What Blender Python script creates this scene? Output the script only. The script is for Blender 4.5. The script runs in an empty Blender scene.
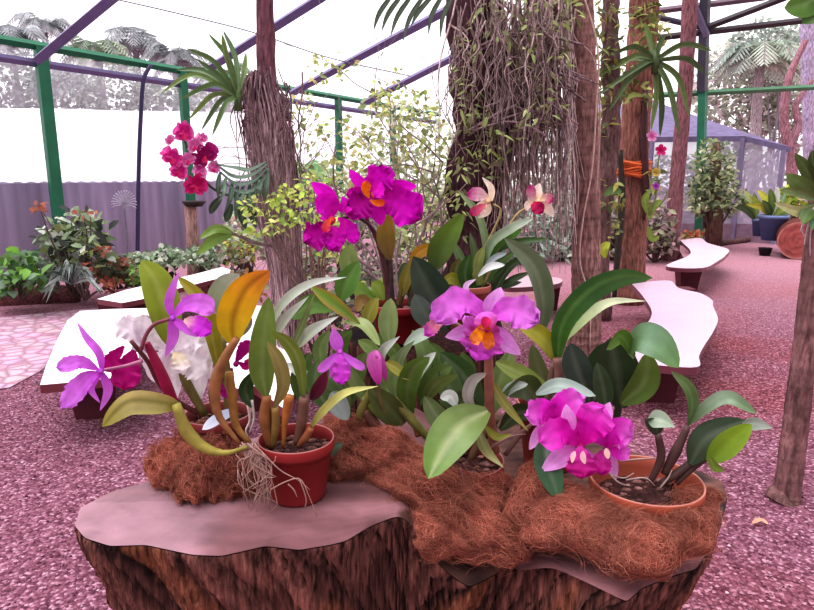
import bpy, math, random
import numpy as np
from mathutils import Vector, Matrix, noise
random.seed(7)
R = random.random
def U(a, b): return a + (b - a) * random.random()
scene = bpy.context.scene
COL = scene.collection
PI = math.pi

# ------------------------------------------------------------------ camera
FPX, CX, CY, EYE, PITCH = 630.0, 407.0, 305.0, 1.5, math.radians(11.5)
FW = Vector((0, math.cos(PITCH), -math.sin(PITCH)))
UPV = Vector((0, math.sin(PITCH), math.cos(PITCH)))
EYEV = Vector((0, 0, EYE))
cam_d = bpy.data.cameras.new('camera'); cam = bpy.data.objects.new('camera', cam_d); COL.objects.link(cam)
cam.location = EYEV; cam.rotation_euler = (PI / 2 - PITCH, 0, 0)
cam_d.sensor_width = 36; cam_d.lens = FPX / 814 * 36; cam_d.clip_start = 0.02; cam_d.clip_end = 300
scene.camera = cam

def ray(px, py):
    return FW + Vector((1, 0, 0)) * ((px - CX) / FPX) + UPV * ((CY - py) / FPX)
def P(px, py, Y):
    d = ray(px, py); return EYEV + d * (Y / d.y)
def G(px, py, z=0.0):
    d = ray(px, py); return EYEV + d * ((z - EYE) / d.z)
def M(px, py, Y, n):            # n pixels at that point, in metres
    d = ray(px, py); return n * (Y / d.y) / FPX

# ------------------------------------------------------------------ colour + materials
def s2l(c):
    c = c / 255.0
    return c / 12.92 if c <= 0.04045 else ((c + 0.055) / 1.055) ** 2.4
def C(r, g, b): return (s2l(r), s2l(g), s2l(b))
def mix(a, b, t): return tuple(a[i] + (b[i] - a[i]) * t for i in range(3))
def mul(a, k): return tuple(x * k for x in a)

def new_mat(name):
    m = bpy.data.materials.new(name); m.use_nodes = True
    nt = m.node_tree; nt.nodes.clear()
    out = nt.nodes.new('ShaderNodeOutputMaterial')
    return m, nt, out
def col_mat(name, rough=0.5, spec=0.5, transl=0.0, nscale=30, namp=0.25, bump=0.0, bscale=60, bdist=0.01, stretch=None, coat=0.0, detail=4):
    """colour comes from the mesh colour attribute, varied by procedural noise"""
    m, nt, out = new_mat(name); N = nt.nodes.new; L = nt.links.new
    at = N('ShaderNodeAttribute'); at.attribute_name = 'Col'
    tc = N('ShaderNodeTexCoord'); mp = N('ShaderNodeMapping')
    if stretch: mp.inputs['Scale'].default_value = stretch
    L(tc.outputs['Object'], mp.inputs['Vector'])
    no = N('ShaderNodeTexNoise'); no.inputs['Scale'].default_value = nscale; no.inputs['Detail'].default_value = detail
    L(mp.outputs['Vector'], no.inputs['Vector'])
    mr = N('ShaderNodeMapRange'); mr.inputs['From Min'].default_value = 0.3; mr.inputs['From Max'].default_value = 0.7
    mr.inputs['To Min'].default_value = 1 - namp; mr.inputs['To Max'].default_value = 1 + namp
    L(no.outputs['Fac'], mr.inputs['Value'])
    mx = N('ShaderNodeVectorMath'); mx.operation = 'SCALE'
    L(at.outputs['Color'], mx.inputs[0]); L(mr.outputs['Result'], mx.inputs['Scale'])
    bs = N('ShaderNodeBsdfPrincipled'); bs.inputs['Roughness'].default_value = rough
    bs.inputs['Specular IOR Level'].default_value = spec
    if coat: bs.inputs['Coat Weight'].default_value = coat; bs.inputs['Coat Roughness'].default_value = 0.35
    L(mx.outputs['Vector'], bs.inputs['Base Color'])
    if bump:
        n2 = N('ShaderNodeTexNoise'); n2.inputs['Scale'].default_value = bscale; n2.inputs['Detail'].default_value = 6
        L(mp.outputs['Vector'], n2.inputs['Vector'])
        bp = N('ShaderNodeBump'); bp.inputs['Strength'].default_value = bump; bp.inputs['Distance'].default_value = bdist
        L(n2.outputs['Fac'], bp.inputs['Height']); L(bp.outputs['Normal'], bs.inputs['Normal'])
    if transl:
        tr = N('ShaderNodeBsdfTranslucent'); L(mx.outputs['Vector'], tr.inputs['Color'])
        ms = N('ShaderNodeMixShader'); ms.inputs['Fac'].default_value = transl
        L(bs.outputs['BSDF'], ms.inputs[1]); L(tr.outputs['BSDF'], ms.inputs[2]); L(ms.outputs['Shader'], out.inputs['Surface'])
    else:
        L(bs.outputs['BSDF'], out.inputs['Surface'])
    return m
def net_mat(name, color, opacity, transl=0.5):
    m, nt, out = new_mat(name); N = nt.nodes.new; L = nt.links.new
    no = N('ShaderNodeTexNoise'); no.inputs['Scale'].default_value = 1.3; no.inputs['Detail'].default_value = 5
    tc = N('ShaderNodeTexCoord'); L(tc.outputs['Object'], no.inputs['Vector'])
    mr = N('ShaderNodeMapRange'); mr.inputs['From Min'].default_value = 0.3; mr.inputs['From Max'].default_value = 0.7
    mr.inputs['To Min'].default_value = max(0, opacity - 0.08); mr.inputs['To Max'].default_value = min(1, opacity + 0.08)
    L(no.outputs['Fac'], mr.inputs['Value'])
    t = N('ShaderNodeBsdfTransparent')
    d = N('ShaderNodeBsdfDiffuse'); d.inputs['Color'].default_value = (*color, 1)
    tl = N('ShaderNodeBsdfTranslucent'); tl.inputs['Color'].default_value = (*color, 1)
    a = N('ShaderNodeMixShader'); a.inputs['Fac'].default_value = transl; L(d.outputs[0], a.inputs[1]); L(tl.outputs[0], a.inputs[2])
    b = N('ShaderNodeMixShader'); L(mr.outputs['Result'], b.inputs['Fac']); L(t.outputs[0], b.inputs[1]); L(a.outputs[0], b.inputs[2])
    L(b.outputs[0], out.inputs['Surface'])
    return m

MT = {
 'leaf': col_mat('leaf_skin', rough=0.36, spec=0.45, transl=0.22, nscale=22, namp=0.14),
 'foliage': col_mat('foliage_skin', rough=0.55, spec=0.35, transl=0.35, nscale=6, namp=0.2),
 'petal': col_mat('petal_skin', rough=0.55, spec=0.2, transl=0.3, nscale=45, namp=0.14),
 'stalk': col_mat('stalk_skin', rough=0.5, spec=0.35, nscale=40, namp=0.25),
 'bark': col_mat('bark', rough=0.9, spec=0.1, nscale=14, namp=0.5, bump=0.9, bscale=22, bdist=0.03, stretch=(3, 3, 0.6)),
 'stump': col_mat('stump_bark', rough=0.9, spec=0.12, nscale=34, namp=0.75, bump=1.0, bscale=55, bdist=0.02, stretch=(3, 3, 0.4), detail=8),
 'cut': col_mat('cut_wood', rough=0.75, spec=0.25, nscale=7, namp=0.28, bump=0.5, bscale=30, bdist=0.006, detail=8),
 'coir': col_mat('coir_fibre', rough=0.85, spec=0.1, transl=0.1, nscale=12, namp=0.35),
 'terra': col_mat('terracotta_plastic', rough=0.55, spec=0.3, nscale=9, namp=0.10),
 'soil': col_mat('potting_bark', rough=0.95, spec=0.1, nscale=60, namp=0.6, bump=1.0, bscale=70, bdist=0.01),
 'paint': col_mat('painted_metal', rough=0.5, spec=0.4, nscale=5, namp=0.12),
 'concrete': col_mat('white_concrete', rough=0.42, spec=0.7, nscale=5, namp=0.05, bump=0.15, bscale=60, bdist=0.003, coat=0.25),
 'plain': col_mat('plain', rough=0.7, spec=0.25, nscale=8, namp=0.15),
 'pebble': col_mat('pebble', rough=0.95, spec=0.03, nscale=50, namp=0.2),
 'sheet': col_mat('dark_sheet', rough=0.8, spec=0.15, nscale=2.0, namp=0.18, stretch=(3, 3, .3)),
}

# ------------------------------------------------------------------ objects
WORLD = {}
def _props(o, label=None, cat=None, group=None, kind=None):
    if label: o['label'] = label
    if cat: o['category'] = cat
    if group: o['group'] = group
    if kind: o['kind'] = kind
def root(name, loc, label, cat, group=None, kind=None):
    o = bpy.data.objects.new(name, None); o.empty_display_size = 0.05
    COL.objects.link(o); o.location = loc; WORLD[o.name] = Vector(loc)
    _props(o, label, cat, group, kind); return o

class MB:
    def __init__(s): s.v = []; s.f = []; s.c = []; s.mi = []
    def add(s, verts, faces, col, mi=0):
        b = len(s.v); s.v += [Vector(x) for x in verts]
        s.f += [tuple(b + i for i in f) for f in faces]; s.mi += [mi] * len(faces)
        if callable(col): s.c += [col(Vector(x)) for x in verts]
        elif isinstance(col, list): s.c += col
        else: s.c += [col] * len(verts)
        return s
    def box(s, lo, hi, col, mi=0):
        x0, y0, z0 = lo; x1, y1, z1 = hi
        v = [(x0,y0,z0),(x1,y0,z0),(x1,y1,z0),(x0,y1,z0),(x0,y0,z1),(x1,y0,z1),(x1,y1,z1),(x0,y1,z1)]
        return s.add(v, [(3,2,1,0),(4,5,6,7),(0,1,5,4),(1,2,6,5),(2,3,7,6),(3,0,4,7)], col, mi)
    def tube(s, pts, rad, col, seg=8, cap=True, wob=0.0, wfreq=3.0):
        n = len(pts); pts = [Vector(p) for p in pts]
        if not isinstance(rad, (list, tuple)): rad = [rad] * n
        t0 = (pts[1] - pts[0]).normalized()
        a = Vector((0, 0, 1)) if abs(t0.z) < 0.9 else Vector((1, 0, 0))
        nx = t0.cross(a).normalized(); vs = []; cs = []
        for i in range(n):
            t = (pts[min(i + 1, n - 1)] - pts[max(i - 1, 0)])
            if t.length < 1e-9: t = t0.copy()
            t.normalize(); nx = (nx - t * nx.dot(t)).normalized(); ny = t.cross(nx)
            for k in range(seg):
                an = 2 * PI * k / seg; r = rad[i]
                if wob:
                    q = pts[i] + (nx * math.cos(an) + ny * math.sin(an)) * r
                    r *= 1 + wob * noise.noise(q * wfreq / max(r, .02) * .25)
                q = pts[i] + (nx * math.cos(an) + ny * math.sin(an)) * r
                vs.append(q)
                cc = col[i] if isinstance(col, list) else col
                cs.append(cc)
        fs = [(i*seg+k, i*seg+(k+1) % seg, (i+1)*seg+(k+1) % seg, (i+1)*seg+k) for i in range(n-1) for k in range(seg)]
        if cap: fs += [tuple(range(seg))[::-1], tuple((n-1)*seg+k for k in range(seg))]
        return s.add(vs, fs, cs)
    def lathe(s, c, prof, col, seg=40):
        c = Vector(c); vs = []; cs = []; n = len(prof)
        for i, (r, z) in enumerate(prof):
            for k in range(seg):
                a = 2*PI*k/seg; vs.append(c + Vector((r*math.cos(a), r*math.sin(a), z)))
                cs.append(col[i] if isinstance(col, list) else col)
        fs = [(i*seg+k, i*seg+(k+1) % seg, (i+1)*seg+(k+1) % seg, (i+1)*seg+k) for i in range(n-1) for k in range(seg)]
        return s.add(vs, fs, cs)
    def ball(s, c, r, col, nu=12, nv=8, wob=0.0, fr=4.0):
        c = Vector(c); r = Vector(r) if hasattr(r, '__len__') else Vector((r, r, r)); vs = []
        for j in range(nv+1):
            ph = PI*j/nv
            for k in range(nu):
                a = 2*PI*k/nu; d = Vector((math.sin(ph)*math.cos(a), math.sin(ph)*math.sin(a), math.cos(ph)))
                q = 1 + (wob*noise.noise(d*fr + c*7) if wob else 0)
                vs.append(c + Vector((d.x*r.x, d.y*r.y, d.z*r.z))*q)
        fs = [(j*nu+k, (j+1)*nu+k, (j+1)*nu+(k+1) % nu, j*nu+(k+1) % nu) for j in range(nv) for k in range(nu)]
        return s.add(vs, fs, col)
    def build(s, name, mats, parent=None, label=None, cat=None, group=None, kind=None, smooth=True, origin=None):
        if not s.v: return None
        if origin is None:
            mn = [min(v[i] for v in s.v) for i in range(3)]; mx = [max(v[i] for v in s.v) for i in range(3)]
            origin = Vector(((mn[0]+mx[0])/2, (mn[1]+mx[1])/2, mn[2]))
        origin = Vector(origin)
        me = bpy.data.meshes.new(name)
        me.from_pydata([v - origin for v in s.v], [], s.f); me.update()
        ca = me.color_attributes.new('Col', 'FLOAT_COLOR', 'POINT')
        buf = []
        for c in s.c: buf += [c[0], c[1], c[2], 1.0]
        ca.data.foreach_set('color', buf)
        if not isinstance(mats, (list, tuple)): mats = [mats]
        for m in mats: me.materials.append(MT[m] if isinstance(m, str) else m)
        if len(mats) > 1: me.polygons.foreach_set('material_index', s.mi)
        me.polygons.foreach_set('use_smooth', [smooth]*len(me.polygons))
        o = bpy.data.objects.new(name, me); COL.objects.link(o)
        if parent is not None:
            o.parent = parent; o.location = origin - WORLD[parent.name]
        else: o.location = origin
        WORLD[o.name] = origin
        _props(o, label, cat, group, kind); return o

def spline(cp, n):
    cp = [Vector(p) for p in cp]
    if len(cp) == 2: return [cp[0].lerp(cp[1], i/(n-1)) for i in range(n)]
    q = [cp[0]*2 - cp[1]] + cp + [cp[-1]*2 - cp[-2]]; m = len(cp)-1; out = []
    for i in range(n):
        u = i/(n-1)*m; k = min(int(u), m-1); t = u-k; a, b, c, d = q[k], q[k+1], q[k+2], q[k+3]
        out.append(0.5*((2*b) + (c-a)*t + (2*a-5*b+4*c-d)*t*t + (3*b-a-3*c+d)*t**3))
    return out

def prof_w(p, t):
    if p == 'oval': return max(0.2*(1-t), math.sin(PI*min(1, max(0, t))**0.95)**0.62)
    if p == 'lance': return max(0.25*(1-t), math.sin(PI*t**0.75)**0.95)
    if p == 'strap': return min(1, 0.62+t*1.6)*(1 if t < .6 else max(0, 1-((t-.6)/.4)**2)**.8)
    if p == 'petal': return max(.14*(1-t), (t**0.62)*(max(0, 1-t**5))**0.55*1.12)
    if p == 'sepal': return max(.35*(1-t), math.sin(PI*(0.12+.88*t)**0.95)**0.8)
    return 1
def blade_geo(mb, pts, w, nrm, prof, cols, fold=0.25, curl=0.0, ruffle=0.0, rfreq=7, nl=14, nw=6, mid=None, edge=None, seed=0, twist=0.0):
    """one leaf/petal surface along pts; cols = (base, tip)"""
    c = spline(pts, nl+1); vs = []; cs = []; ph = seed*1.7
    L = sum((c[i+1]-c[i]).length for i in range(nl))
    for i, p in enumerate(c):
        t = i/nl; T = (c[min(i+1, nl)]-c[max(i-1, 0)]).normalized()
        n = nrm - T*nrm.dot(T)
        if n.length < 1e-5: n = T.orthogonal()
        n.normalize()
        if twist: n = Matrix.Rotation(twist*(t-.5), 3, T) @ n
        s = T.cross(n).normalized(); ww = w*0.5*prof_w(prof, t)
        base = mix(cols[0], cols[-1], t) if len(cols) == 2 else (mix(cols[0], cols[1], t*2) if t < .5 else mix(cols[1], cols[2], t*2-1))
        for k in range(nw+1):
            u = -1+2*k/nw; au = abs(u); off = ww*(fold*au**1.3 - curl*au*au)
            rr = 0.0; wm = 1.0
            if ruffle:
                e = au**1.6*min(1, t*2.2)
                rr = ruffle*w*e*(math.sin(rfreq*2*PI*t*0.5+ph+u*1.3)+.6*math.sin(rfreq*1.9*PI*t+ph*2+u))*.55
                if t > .75: rr += ruffle*w*((t-.75)*4)*math.sin(u*rfreq*.8+ph)*.5
                wm = 1+ruffle*.5*e*math.sin(rfreq*2.7*PI*t+ph*1.3)
            q = p + s*(u*ww*wm) + n*(off+rr)
            if ruffle and t > .85: q += T*(ruffle*w*.35*math.sin(u*rfreq+ph)*(t-.85)/.15)
            vs.append(q); cc = base
            if mid and au < .2: cc = mix(cc, mid, .55)
            if edge: cc = mix(cc, edge, au**2.5*.7)
            cs.append(mul(cc, 0.93+0.14*(0.5+.5*math.sin(k*2.1+i*.3+ph))))
    W = nw+1
    fs = [(i*W+k, i*W+k+1, (i+1)*W+k+1, (i+1)*W+k) for i in range(nl) for k in range(nw)]
    mb.add(vs, fs, cs)

BSEED = [0]
def pxpts(pp, Y):
    """pixel control points at depth Y (number or (base, tip)); a point may carry its own depth offset"""
    n = len(pp); out = []
    for i, p in enumerate(pp):
        y = Y if not isinstance(Y, tuple) else Y[0]+(Y[-1]-Y[0])*i/max(1, n-1)
        out.append(P(p[0], p[1], y + (p[2] if len(p) > 2 else 0)))
    return out
def BL(par, name, pp, Y, w, cols, roll=0, prof='oval', mat='leaf', label=None, **kw):
    BSEED[0] += 1
    pts = pxpts(pp, Y); md = pts[len(pts)//2]; yy = md.y
    wm = w*(md-EYEV).dot(FW)/FPX
    n = (EYEV-md).normalized(); T = (pts[-1]-pts[0]).normalized(); n = (n-T*n.dot(T)).normalized()
    if roll: n = Matrix.Rotation(math.radians(roll), 3, T) @ n
    if isinstance(cols[0], (int, float)): cols = (mul(cols, .85), cols)
    mb = MB(); blade_geo(mb, pts, wm, n, prof, cols, seed=BSEED[0], **kw)
    return mb.build(name, mat, par, label, origin=pts[0])
def leaf(par, pp, Y, w, cols, roll=0, prof='oval', **kw):
    if isinstance(cols[0], (int, float)):
        kw.setdefault('mid', mix(cols, (1, 1, .8), .1)); cols = (mul(cols, .75), cols)
    return BL(par, 'leaf', pp, Y, w, cols, roll, prof, 'leaf', **kw)
def stalk(par, name, pp, Y, w, col, mat='stalk', n=12, taper=None, seg=8, label=None):
    pts = spline(pxpts(pp, Y), n); m = (pts[n//2]-EYEV).dot(FW)/FPX
    if isinstance(w, (int, float)): rad = [w*.5*m]*n
    else: rad = [0.5*m*(w[int(min(i/(n-1)*(len(w)-1), len(w)-1.001))]*(1-((i/(n-1)*(len(w)-1)) % 1 if i < n-1 else 1)) + w[min(int(i/(n-1)*(len(w)-1)-1e-9)+1, len(w)-1)]*((i/(n-1)*(len(w)-1)) % 1 if i < n-1 else 1)) for i in range(n)]
    mb = MB(); mb.tube(pts, rad, col, seg=seg)
    return mb.build(name, mat, par, label, origin=pts[0])

class Flower:
    """a bloom: its column is the flower mesh, petals, sepals and lip are sub-parts"""
    def __init__(s, par, c, Y, col, r=3.5, ccol=None):
        s.Y = Y; s.c = c; p = P(c[0], c[1], Y); m = M(c[0], c[1], Y, 1)
        mb = MB(); mb.ball(p, (r*m, r*m*1.2, r*m), ccol or col, 10, 7, wob=.15)
        d = (EYEV-p).normalized()
        mb.tube([p, p+d*r*m*1.6+Vector((0, 0, -r*m*.4))], [r*m*.8, r*m*.45], ccol or col, seg=8)
        s.o = mb.build('flower', 'petal', par, origin=p); s.col = col
    def part(s, name, pp, w, cols=None, dy=(0, -.012), ruffle=0.0, prof='petal', roll=0, **kw):
        cols = cols or s.col
        if isinstance(cols[0], (int, float)): cols = (mul(cols, .8), cols)
        return BL(s.o, name, pp, (s.Y+dy[0], s.Y+dy[1]), w, cols, roll, prof, 'petal', ruffle=ruffle, nl=18, nw=10, **kw)
    def petal(s, pp, w, cols=None, ruffle=.16, **kw): return s.part('petal', pp, w, cols, ruffle=ruffle, **kw)
    def sepal(s, pp, w, cols=None, **kw): return s.part('sepal', pp, w, cols, prof='sepal', dy=kw.pop('dy', (0.006, 0.01)), **kw)
    def lip(s, pp, w, cols=None, ruffle=.22, **kw): return s.part('lip', pp, w, cols, ruffle=ruffle, dy=kw.pop('dy', (-.01, -.035)), **kw)

# =================================================================== WORLD + LIGHT
w = bpy.data.worlds.new('overcast_sky'); scene.world = w; w.use_nodes = True
nt = w.node_tree; nt.nodes.clear(); N = nt.nodes.new; L = nt.links.new
wo = N('ShaderNodeOutputWorld'); bg = N('ShaderNodeBackground'); tc = N('ShaderNodeTexCoord'); sx = N('ShaderNodeSeparateXYZ')
L(tc.outputs['Generated'], sx.inputs[0])
r1 = N('ShaderNodeMapRange'); r1.inputs['From Min'].default_value = -0.9; r1.inputs['From Max'].default_value = 0.35
r1.inputs['To Min'].default_value = 0.42; r1.inputs['To Max'].default_value = 1.0; L(sx.outputs['Y'], r1.inputs['Value'])
r2 = N('ShaderNodeMapRange'); r2.inputs['From Min'].default_value = 0.2; r2.inputs['From Max'].default_value = 0.95
r2.inputs['To Min'].default_value = 0.0; r2.inputs['To Max'].default_value = 0.6; L(sx.outputs['Z'], r2.inputs['Value'])
mx = N('ShaderNodeMath'); mx.operation = 'MAXIMUM'; L(r1.outputs[0], mx.inputs[0]); L(r2.outputs[0], mx.inputs[1])
no = N('ShaderNodeTexNoise'); no.inputs['Scale'].default_value = 2.2; no.inputs['Detail'].default_value = 5; L(tc.outputs['Generated'], no.inputs['Vector'])
cr = N('ShaderNodeValToRGB'); cr.color_ramp.elements[0].position = .3; cr.color_ramp.elements[0].color = (0.95, 0.93, 1.0, 1)
cr.color_ramp.elements[1].position = .62; cr.color_ramp.elements[1].color = (1.0, 0.985, 1.0, 1); L(no.outputs['Fac'], cr.inputs['Fac'])
L(cr.outputs['Color'], bg.inputs['Color'])
ms = N('ShaderNodeMath'); ms.operation = 'MULTIPLY'; ms.inputs[1].default_value = 1.25; L(mx.outputs[0], ms.inputs[0])
L(ms.outputs[0], bg.inputs['Strength']); L(bg.outputs[0], wo.inputs['Surface'])
sd = bpy.data.lights.new('soft_sun', 'SUN'); sd.energy = 1.9; sd.angle = math.radians(50); sd.color = (1, .97, .98)
so = bpy.data.objects.new('soft_sun', sd); COL.objects.link(so); so.location = (-3, 2, 8)
so.rotation_euler = Vector((0.35, 0.28, -1)).to_track_quat('-Z', 'Y').to_euler()
scene.view_settings.view_transform = 'Standard'; scene.view_settings.look = 'None'
scene.view_settings.exposure = 0.62; scene.view_settings.gamma = 0.84
scene.cycles.max_bounces = 6; scene.cycles.transparent_max_bounces = 12

# =================================================================== GROUND
def ground_mat():
    m, nt, out = new_mat('red_gravel'); N = nt.nodes.new; L = nt.links.new
    tc = N('ShaderNodeTexCoord'); bs = N('ShaderNodeBsdfPrincipled'); bs.inputs['Roughness'].default_value = .85
    bs.inputs['Specular IOR Level'].default_value = .08
    vo = N('ShaderNodeTexVoronoi'); vo.inputs['Scale'].default_value = 75; L(tc.outputs['Object'], vo.inputs['Vector'])
    sc = N('ShaderNodeSeparateColor'); L(vo.outputs['Color'], sc.inputs[0])
    cr = N('ShaderNodeValToRGB'); e = cr.color_ramp.elements
    e[0].position = 0; e[0].color = (*C(110, 64, 84), 1); e[1].position = 1; e[1].color = (*C(214, 168, 188), 1)
    a = e.new(.45); a.color = (*C(150, 96, 114), 1); b = e.new(.8); b.color = (*C(174, 120, 140), 1)
    L(sc.outputs[0], cr.inputs['Fac'])
    big = N('ShaderNodeTexNoise'); big.inputs['Scale'].default_value = .55; big.inputs['Detail'].default_value = 6; L(tc.outputs['Object'], big.inputs['Vector'])
    mr = N('ShaderNodeMapRange'); mr.inputs['From Min'].default_value = .42; mr.inputs['From Max'].default_value = .62; L(big.outputs['Fac'], mr.inputs['Value'])
    sep = N('ShaderNodeSeparateXYZ'); L(tc.outputs['Object'], sep.inputs[0])
    xr = N('ShaderNodeMapRange'); xr.inputs['From Min'].default_value = .3; xr.inputs['From Max'].default_value = 1.8; L(sep.outputs['X'], xr.inputs['Value'])
    mm = N('ShaderNodeMath'); mm.operation = 'MULTIPLY'; L(mr.outputs[0], mm.inputs[0]); L(xr.outputs[0], mm.inputs[1])
    m1 = N('ShaderNodeMix'); m1.data_type = 'RGBA'; m1.blend_type = 'MULTIPLY'; m1.inputs[7].default_value = (1.0, .74, .66, 1)
    L(mm.outputs[0], m1.inputs[0]); L(cr.outputs[0], m1.inputs[6])
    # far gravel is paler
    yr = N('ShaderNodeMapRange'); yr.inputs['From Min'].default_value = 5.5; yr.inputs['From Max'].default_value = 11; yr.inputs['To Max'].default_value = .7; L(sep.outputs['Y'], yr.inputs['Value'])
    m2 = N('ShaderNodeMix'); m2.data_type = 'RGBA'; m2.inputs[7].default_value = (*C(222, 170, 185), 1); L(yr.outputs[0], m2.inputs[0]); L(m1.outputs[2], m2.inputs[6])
    # small dark gaps
    dr = N('ShaderNodeMapRange'); dr.inputs['From Min'].default_value = .0; dr.inputs['From Max'].default_value = .8; dr.inputs['To Min'].default_value = 1.1; dr.inputs['To Max'].default_value = .6
    L(vo.outputs['Distance'], dr.inputs['Value'])
    sm = N('ShaderNodeVectorMath'); sm.operation = 'SCALE'; L(m2.outputs[2], sm.inputs[0]); L(dr.outputs[0], sm.inputs['Scale'])
    L(sm.outputs['Vector'], bs.inputs['Base Color'])
    bp = N('ShaderNodeBump'); bp.inputs['Strength'].default_value = .8; bp.inputs['Distance'].default_value = .012; bp.invert = True
    L(vo.outputs['Distance'], bp.inputs['Height']); L(bp.outputs[0], bs.inputs['Normal']); L(bs.outputs[0], out.inputs['Surface'])
    return m
mb = MB(); mb.add([(-60, -8, 0), (60, -8, 0), (60, 90, 0), (-60, 90, 0)], [(0, 1, 2, 3)], (.5, .3, .3))
mb.build('ground', ground_mat(), kind='structure', smooth=False, origin=(0, 0, 0))

def cobble_mat():
    m, nt, out = new_mat('cobble_paving'); N = nt.nodes.new; L = nt.links.new
    tc = N('ShaderNodeTexCoord'); bs = N('ShaderNodeBsdfPrincipled'); bs.inputs['Roughness'].default_value = .8
    vo = N('ShaderNodeTexVoronoi'); vo.inputs['Scale'].default_value = 7; vo.feature = 'DISTANCE_TO_EDGE'; L(tc.outputs['Object'], vo.inputs['Vector'])
    v2 = N('ShaderNodeTexVoronoi'); v2.inputs['Scale'].default_value = 7; L(tc.outputs['Object'], v2.inputs['Vector'])
    cr = N('ShaderNodeValToRGB'); e = cr.color_ramp.elements; e[0].position = .02; e[0].color = (*C(166, 124, 142), 1); e[1].position = .2; e[1].color = (*C(204, 172, 190), 1)
    L(vo.outputs['Distance'], cr.inputs['Fac'])
    mx = N('ShaderNodeMix'); mx.data_type = 'RGBA'; mx.blend_type = 'MULTIPLY'; mx.inputs[0].default_value = .12; L(cr.outputs[0], mx.inputs[6]); L(v2.outputs['Color'], mx.inputs[7])
    L(mx.outputs[2], bs.inputs['Base Color'])
    bp = N('ShaderNodeBump'); bp.inputs['Distance'].default_value = .02; bp.inputs['Strength'].default_value = .6; L(vo.outputs['Distance'], bp.inputs['Height']); L(bp.outputs[0], bs.inputs['Normal'])
    L(bs.outputs[0], out.inputs['Surface']); return m
mb = MB(); pp = [(-140, 345), (-40, 322), (60, 312), (150, 303), (240, 296), (250, 306), (130, 318), (70, 345), (40, 372), (10, 388), (-150, 415)]
pw = [G(x, y) + Vector((0, 0, .006)) for x, y in pp]; mb.add(pw, [tuple(range(len(pw)))[::-1]], (.6, .5, .5))
mb.build('cobbled_path', cobble_mat(), kind='structure', smooth=False, origin=(-3, 5, 0.006))

mb = MB(); rnd = random.Random(3)
for i in range(9000):
    y = 1.0 + 6*rnd.random()**1.7; x = rnd.uniform(-.85, .85)*(y*.75+.5); s = rnd.uniform(.004, .0105)
    if math.hypot(x, y-1.25) < .42: continue
    c = Vector((x, y, s*.35)); k = rnd.random()
    col = mix(C(118, 68, 86), C(210, 160, 180), k*k) if rnd.random() < .965 else C(220, 186, 196)
    col = mul(col, rnd.uniform(.7, 1.1)); rz = rnd.uniform(0, 6.28); v = []
    for a, b, h in ((1, 0, 0), (.3, .8, .1), (-.9, .2, 0), (-.2, -.8, -.1), (.1, .1, .7), (0, 0, -.6)):
        a *= rnd.uniform(.7, 1.3); b *= rnd.uniform(.7, 1.2); v.append(c+Vector(((a*math.cos(rz)-b*math.sin(rz))*s, (a*math.sin(rz)+b*math.cos(rz))*s, h*s)))
    mb.add(v, [(0, 1, 4), (1, 2, 4), (2, 3, 4), (3, 0, 4), (1, 0, 5), (2, 1, 5), (3, 2, 5), (0, 3, 5)], col)
mb.build('gravel', 'pebble', label='loose red and pink gravel stones scattered over the ground', cat='gravel', kind='stuff', smooth=False, origin=(0, 2, 0))
mb = MB(); blade_geo(mb, [G(752, 526)+Vector((0, 0, .012)), G(760, 524)+Vector((0, 0, .02)), G(768, 527)+Vector((0, 0, .012))], .03, Vector((0, 0, 1)), 'oval', (C(225, 175, 150), C(235, 195, 170)), nl=6, nw=4)
mb.build('fallen_leaf', 'foliage', label='small pale dry leaf lying on the gravel beside the leaning trunk', cat='leaf')

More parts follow.
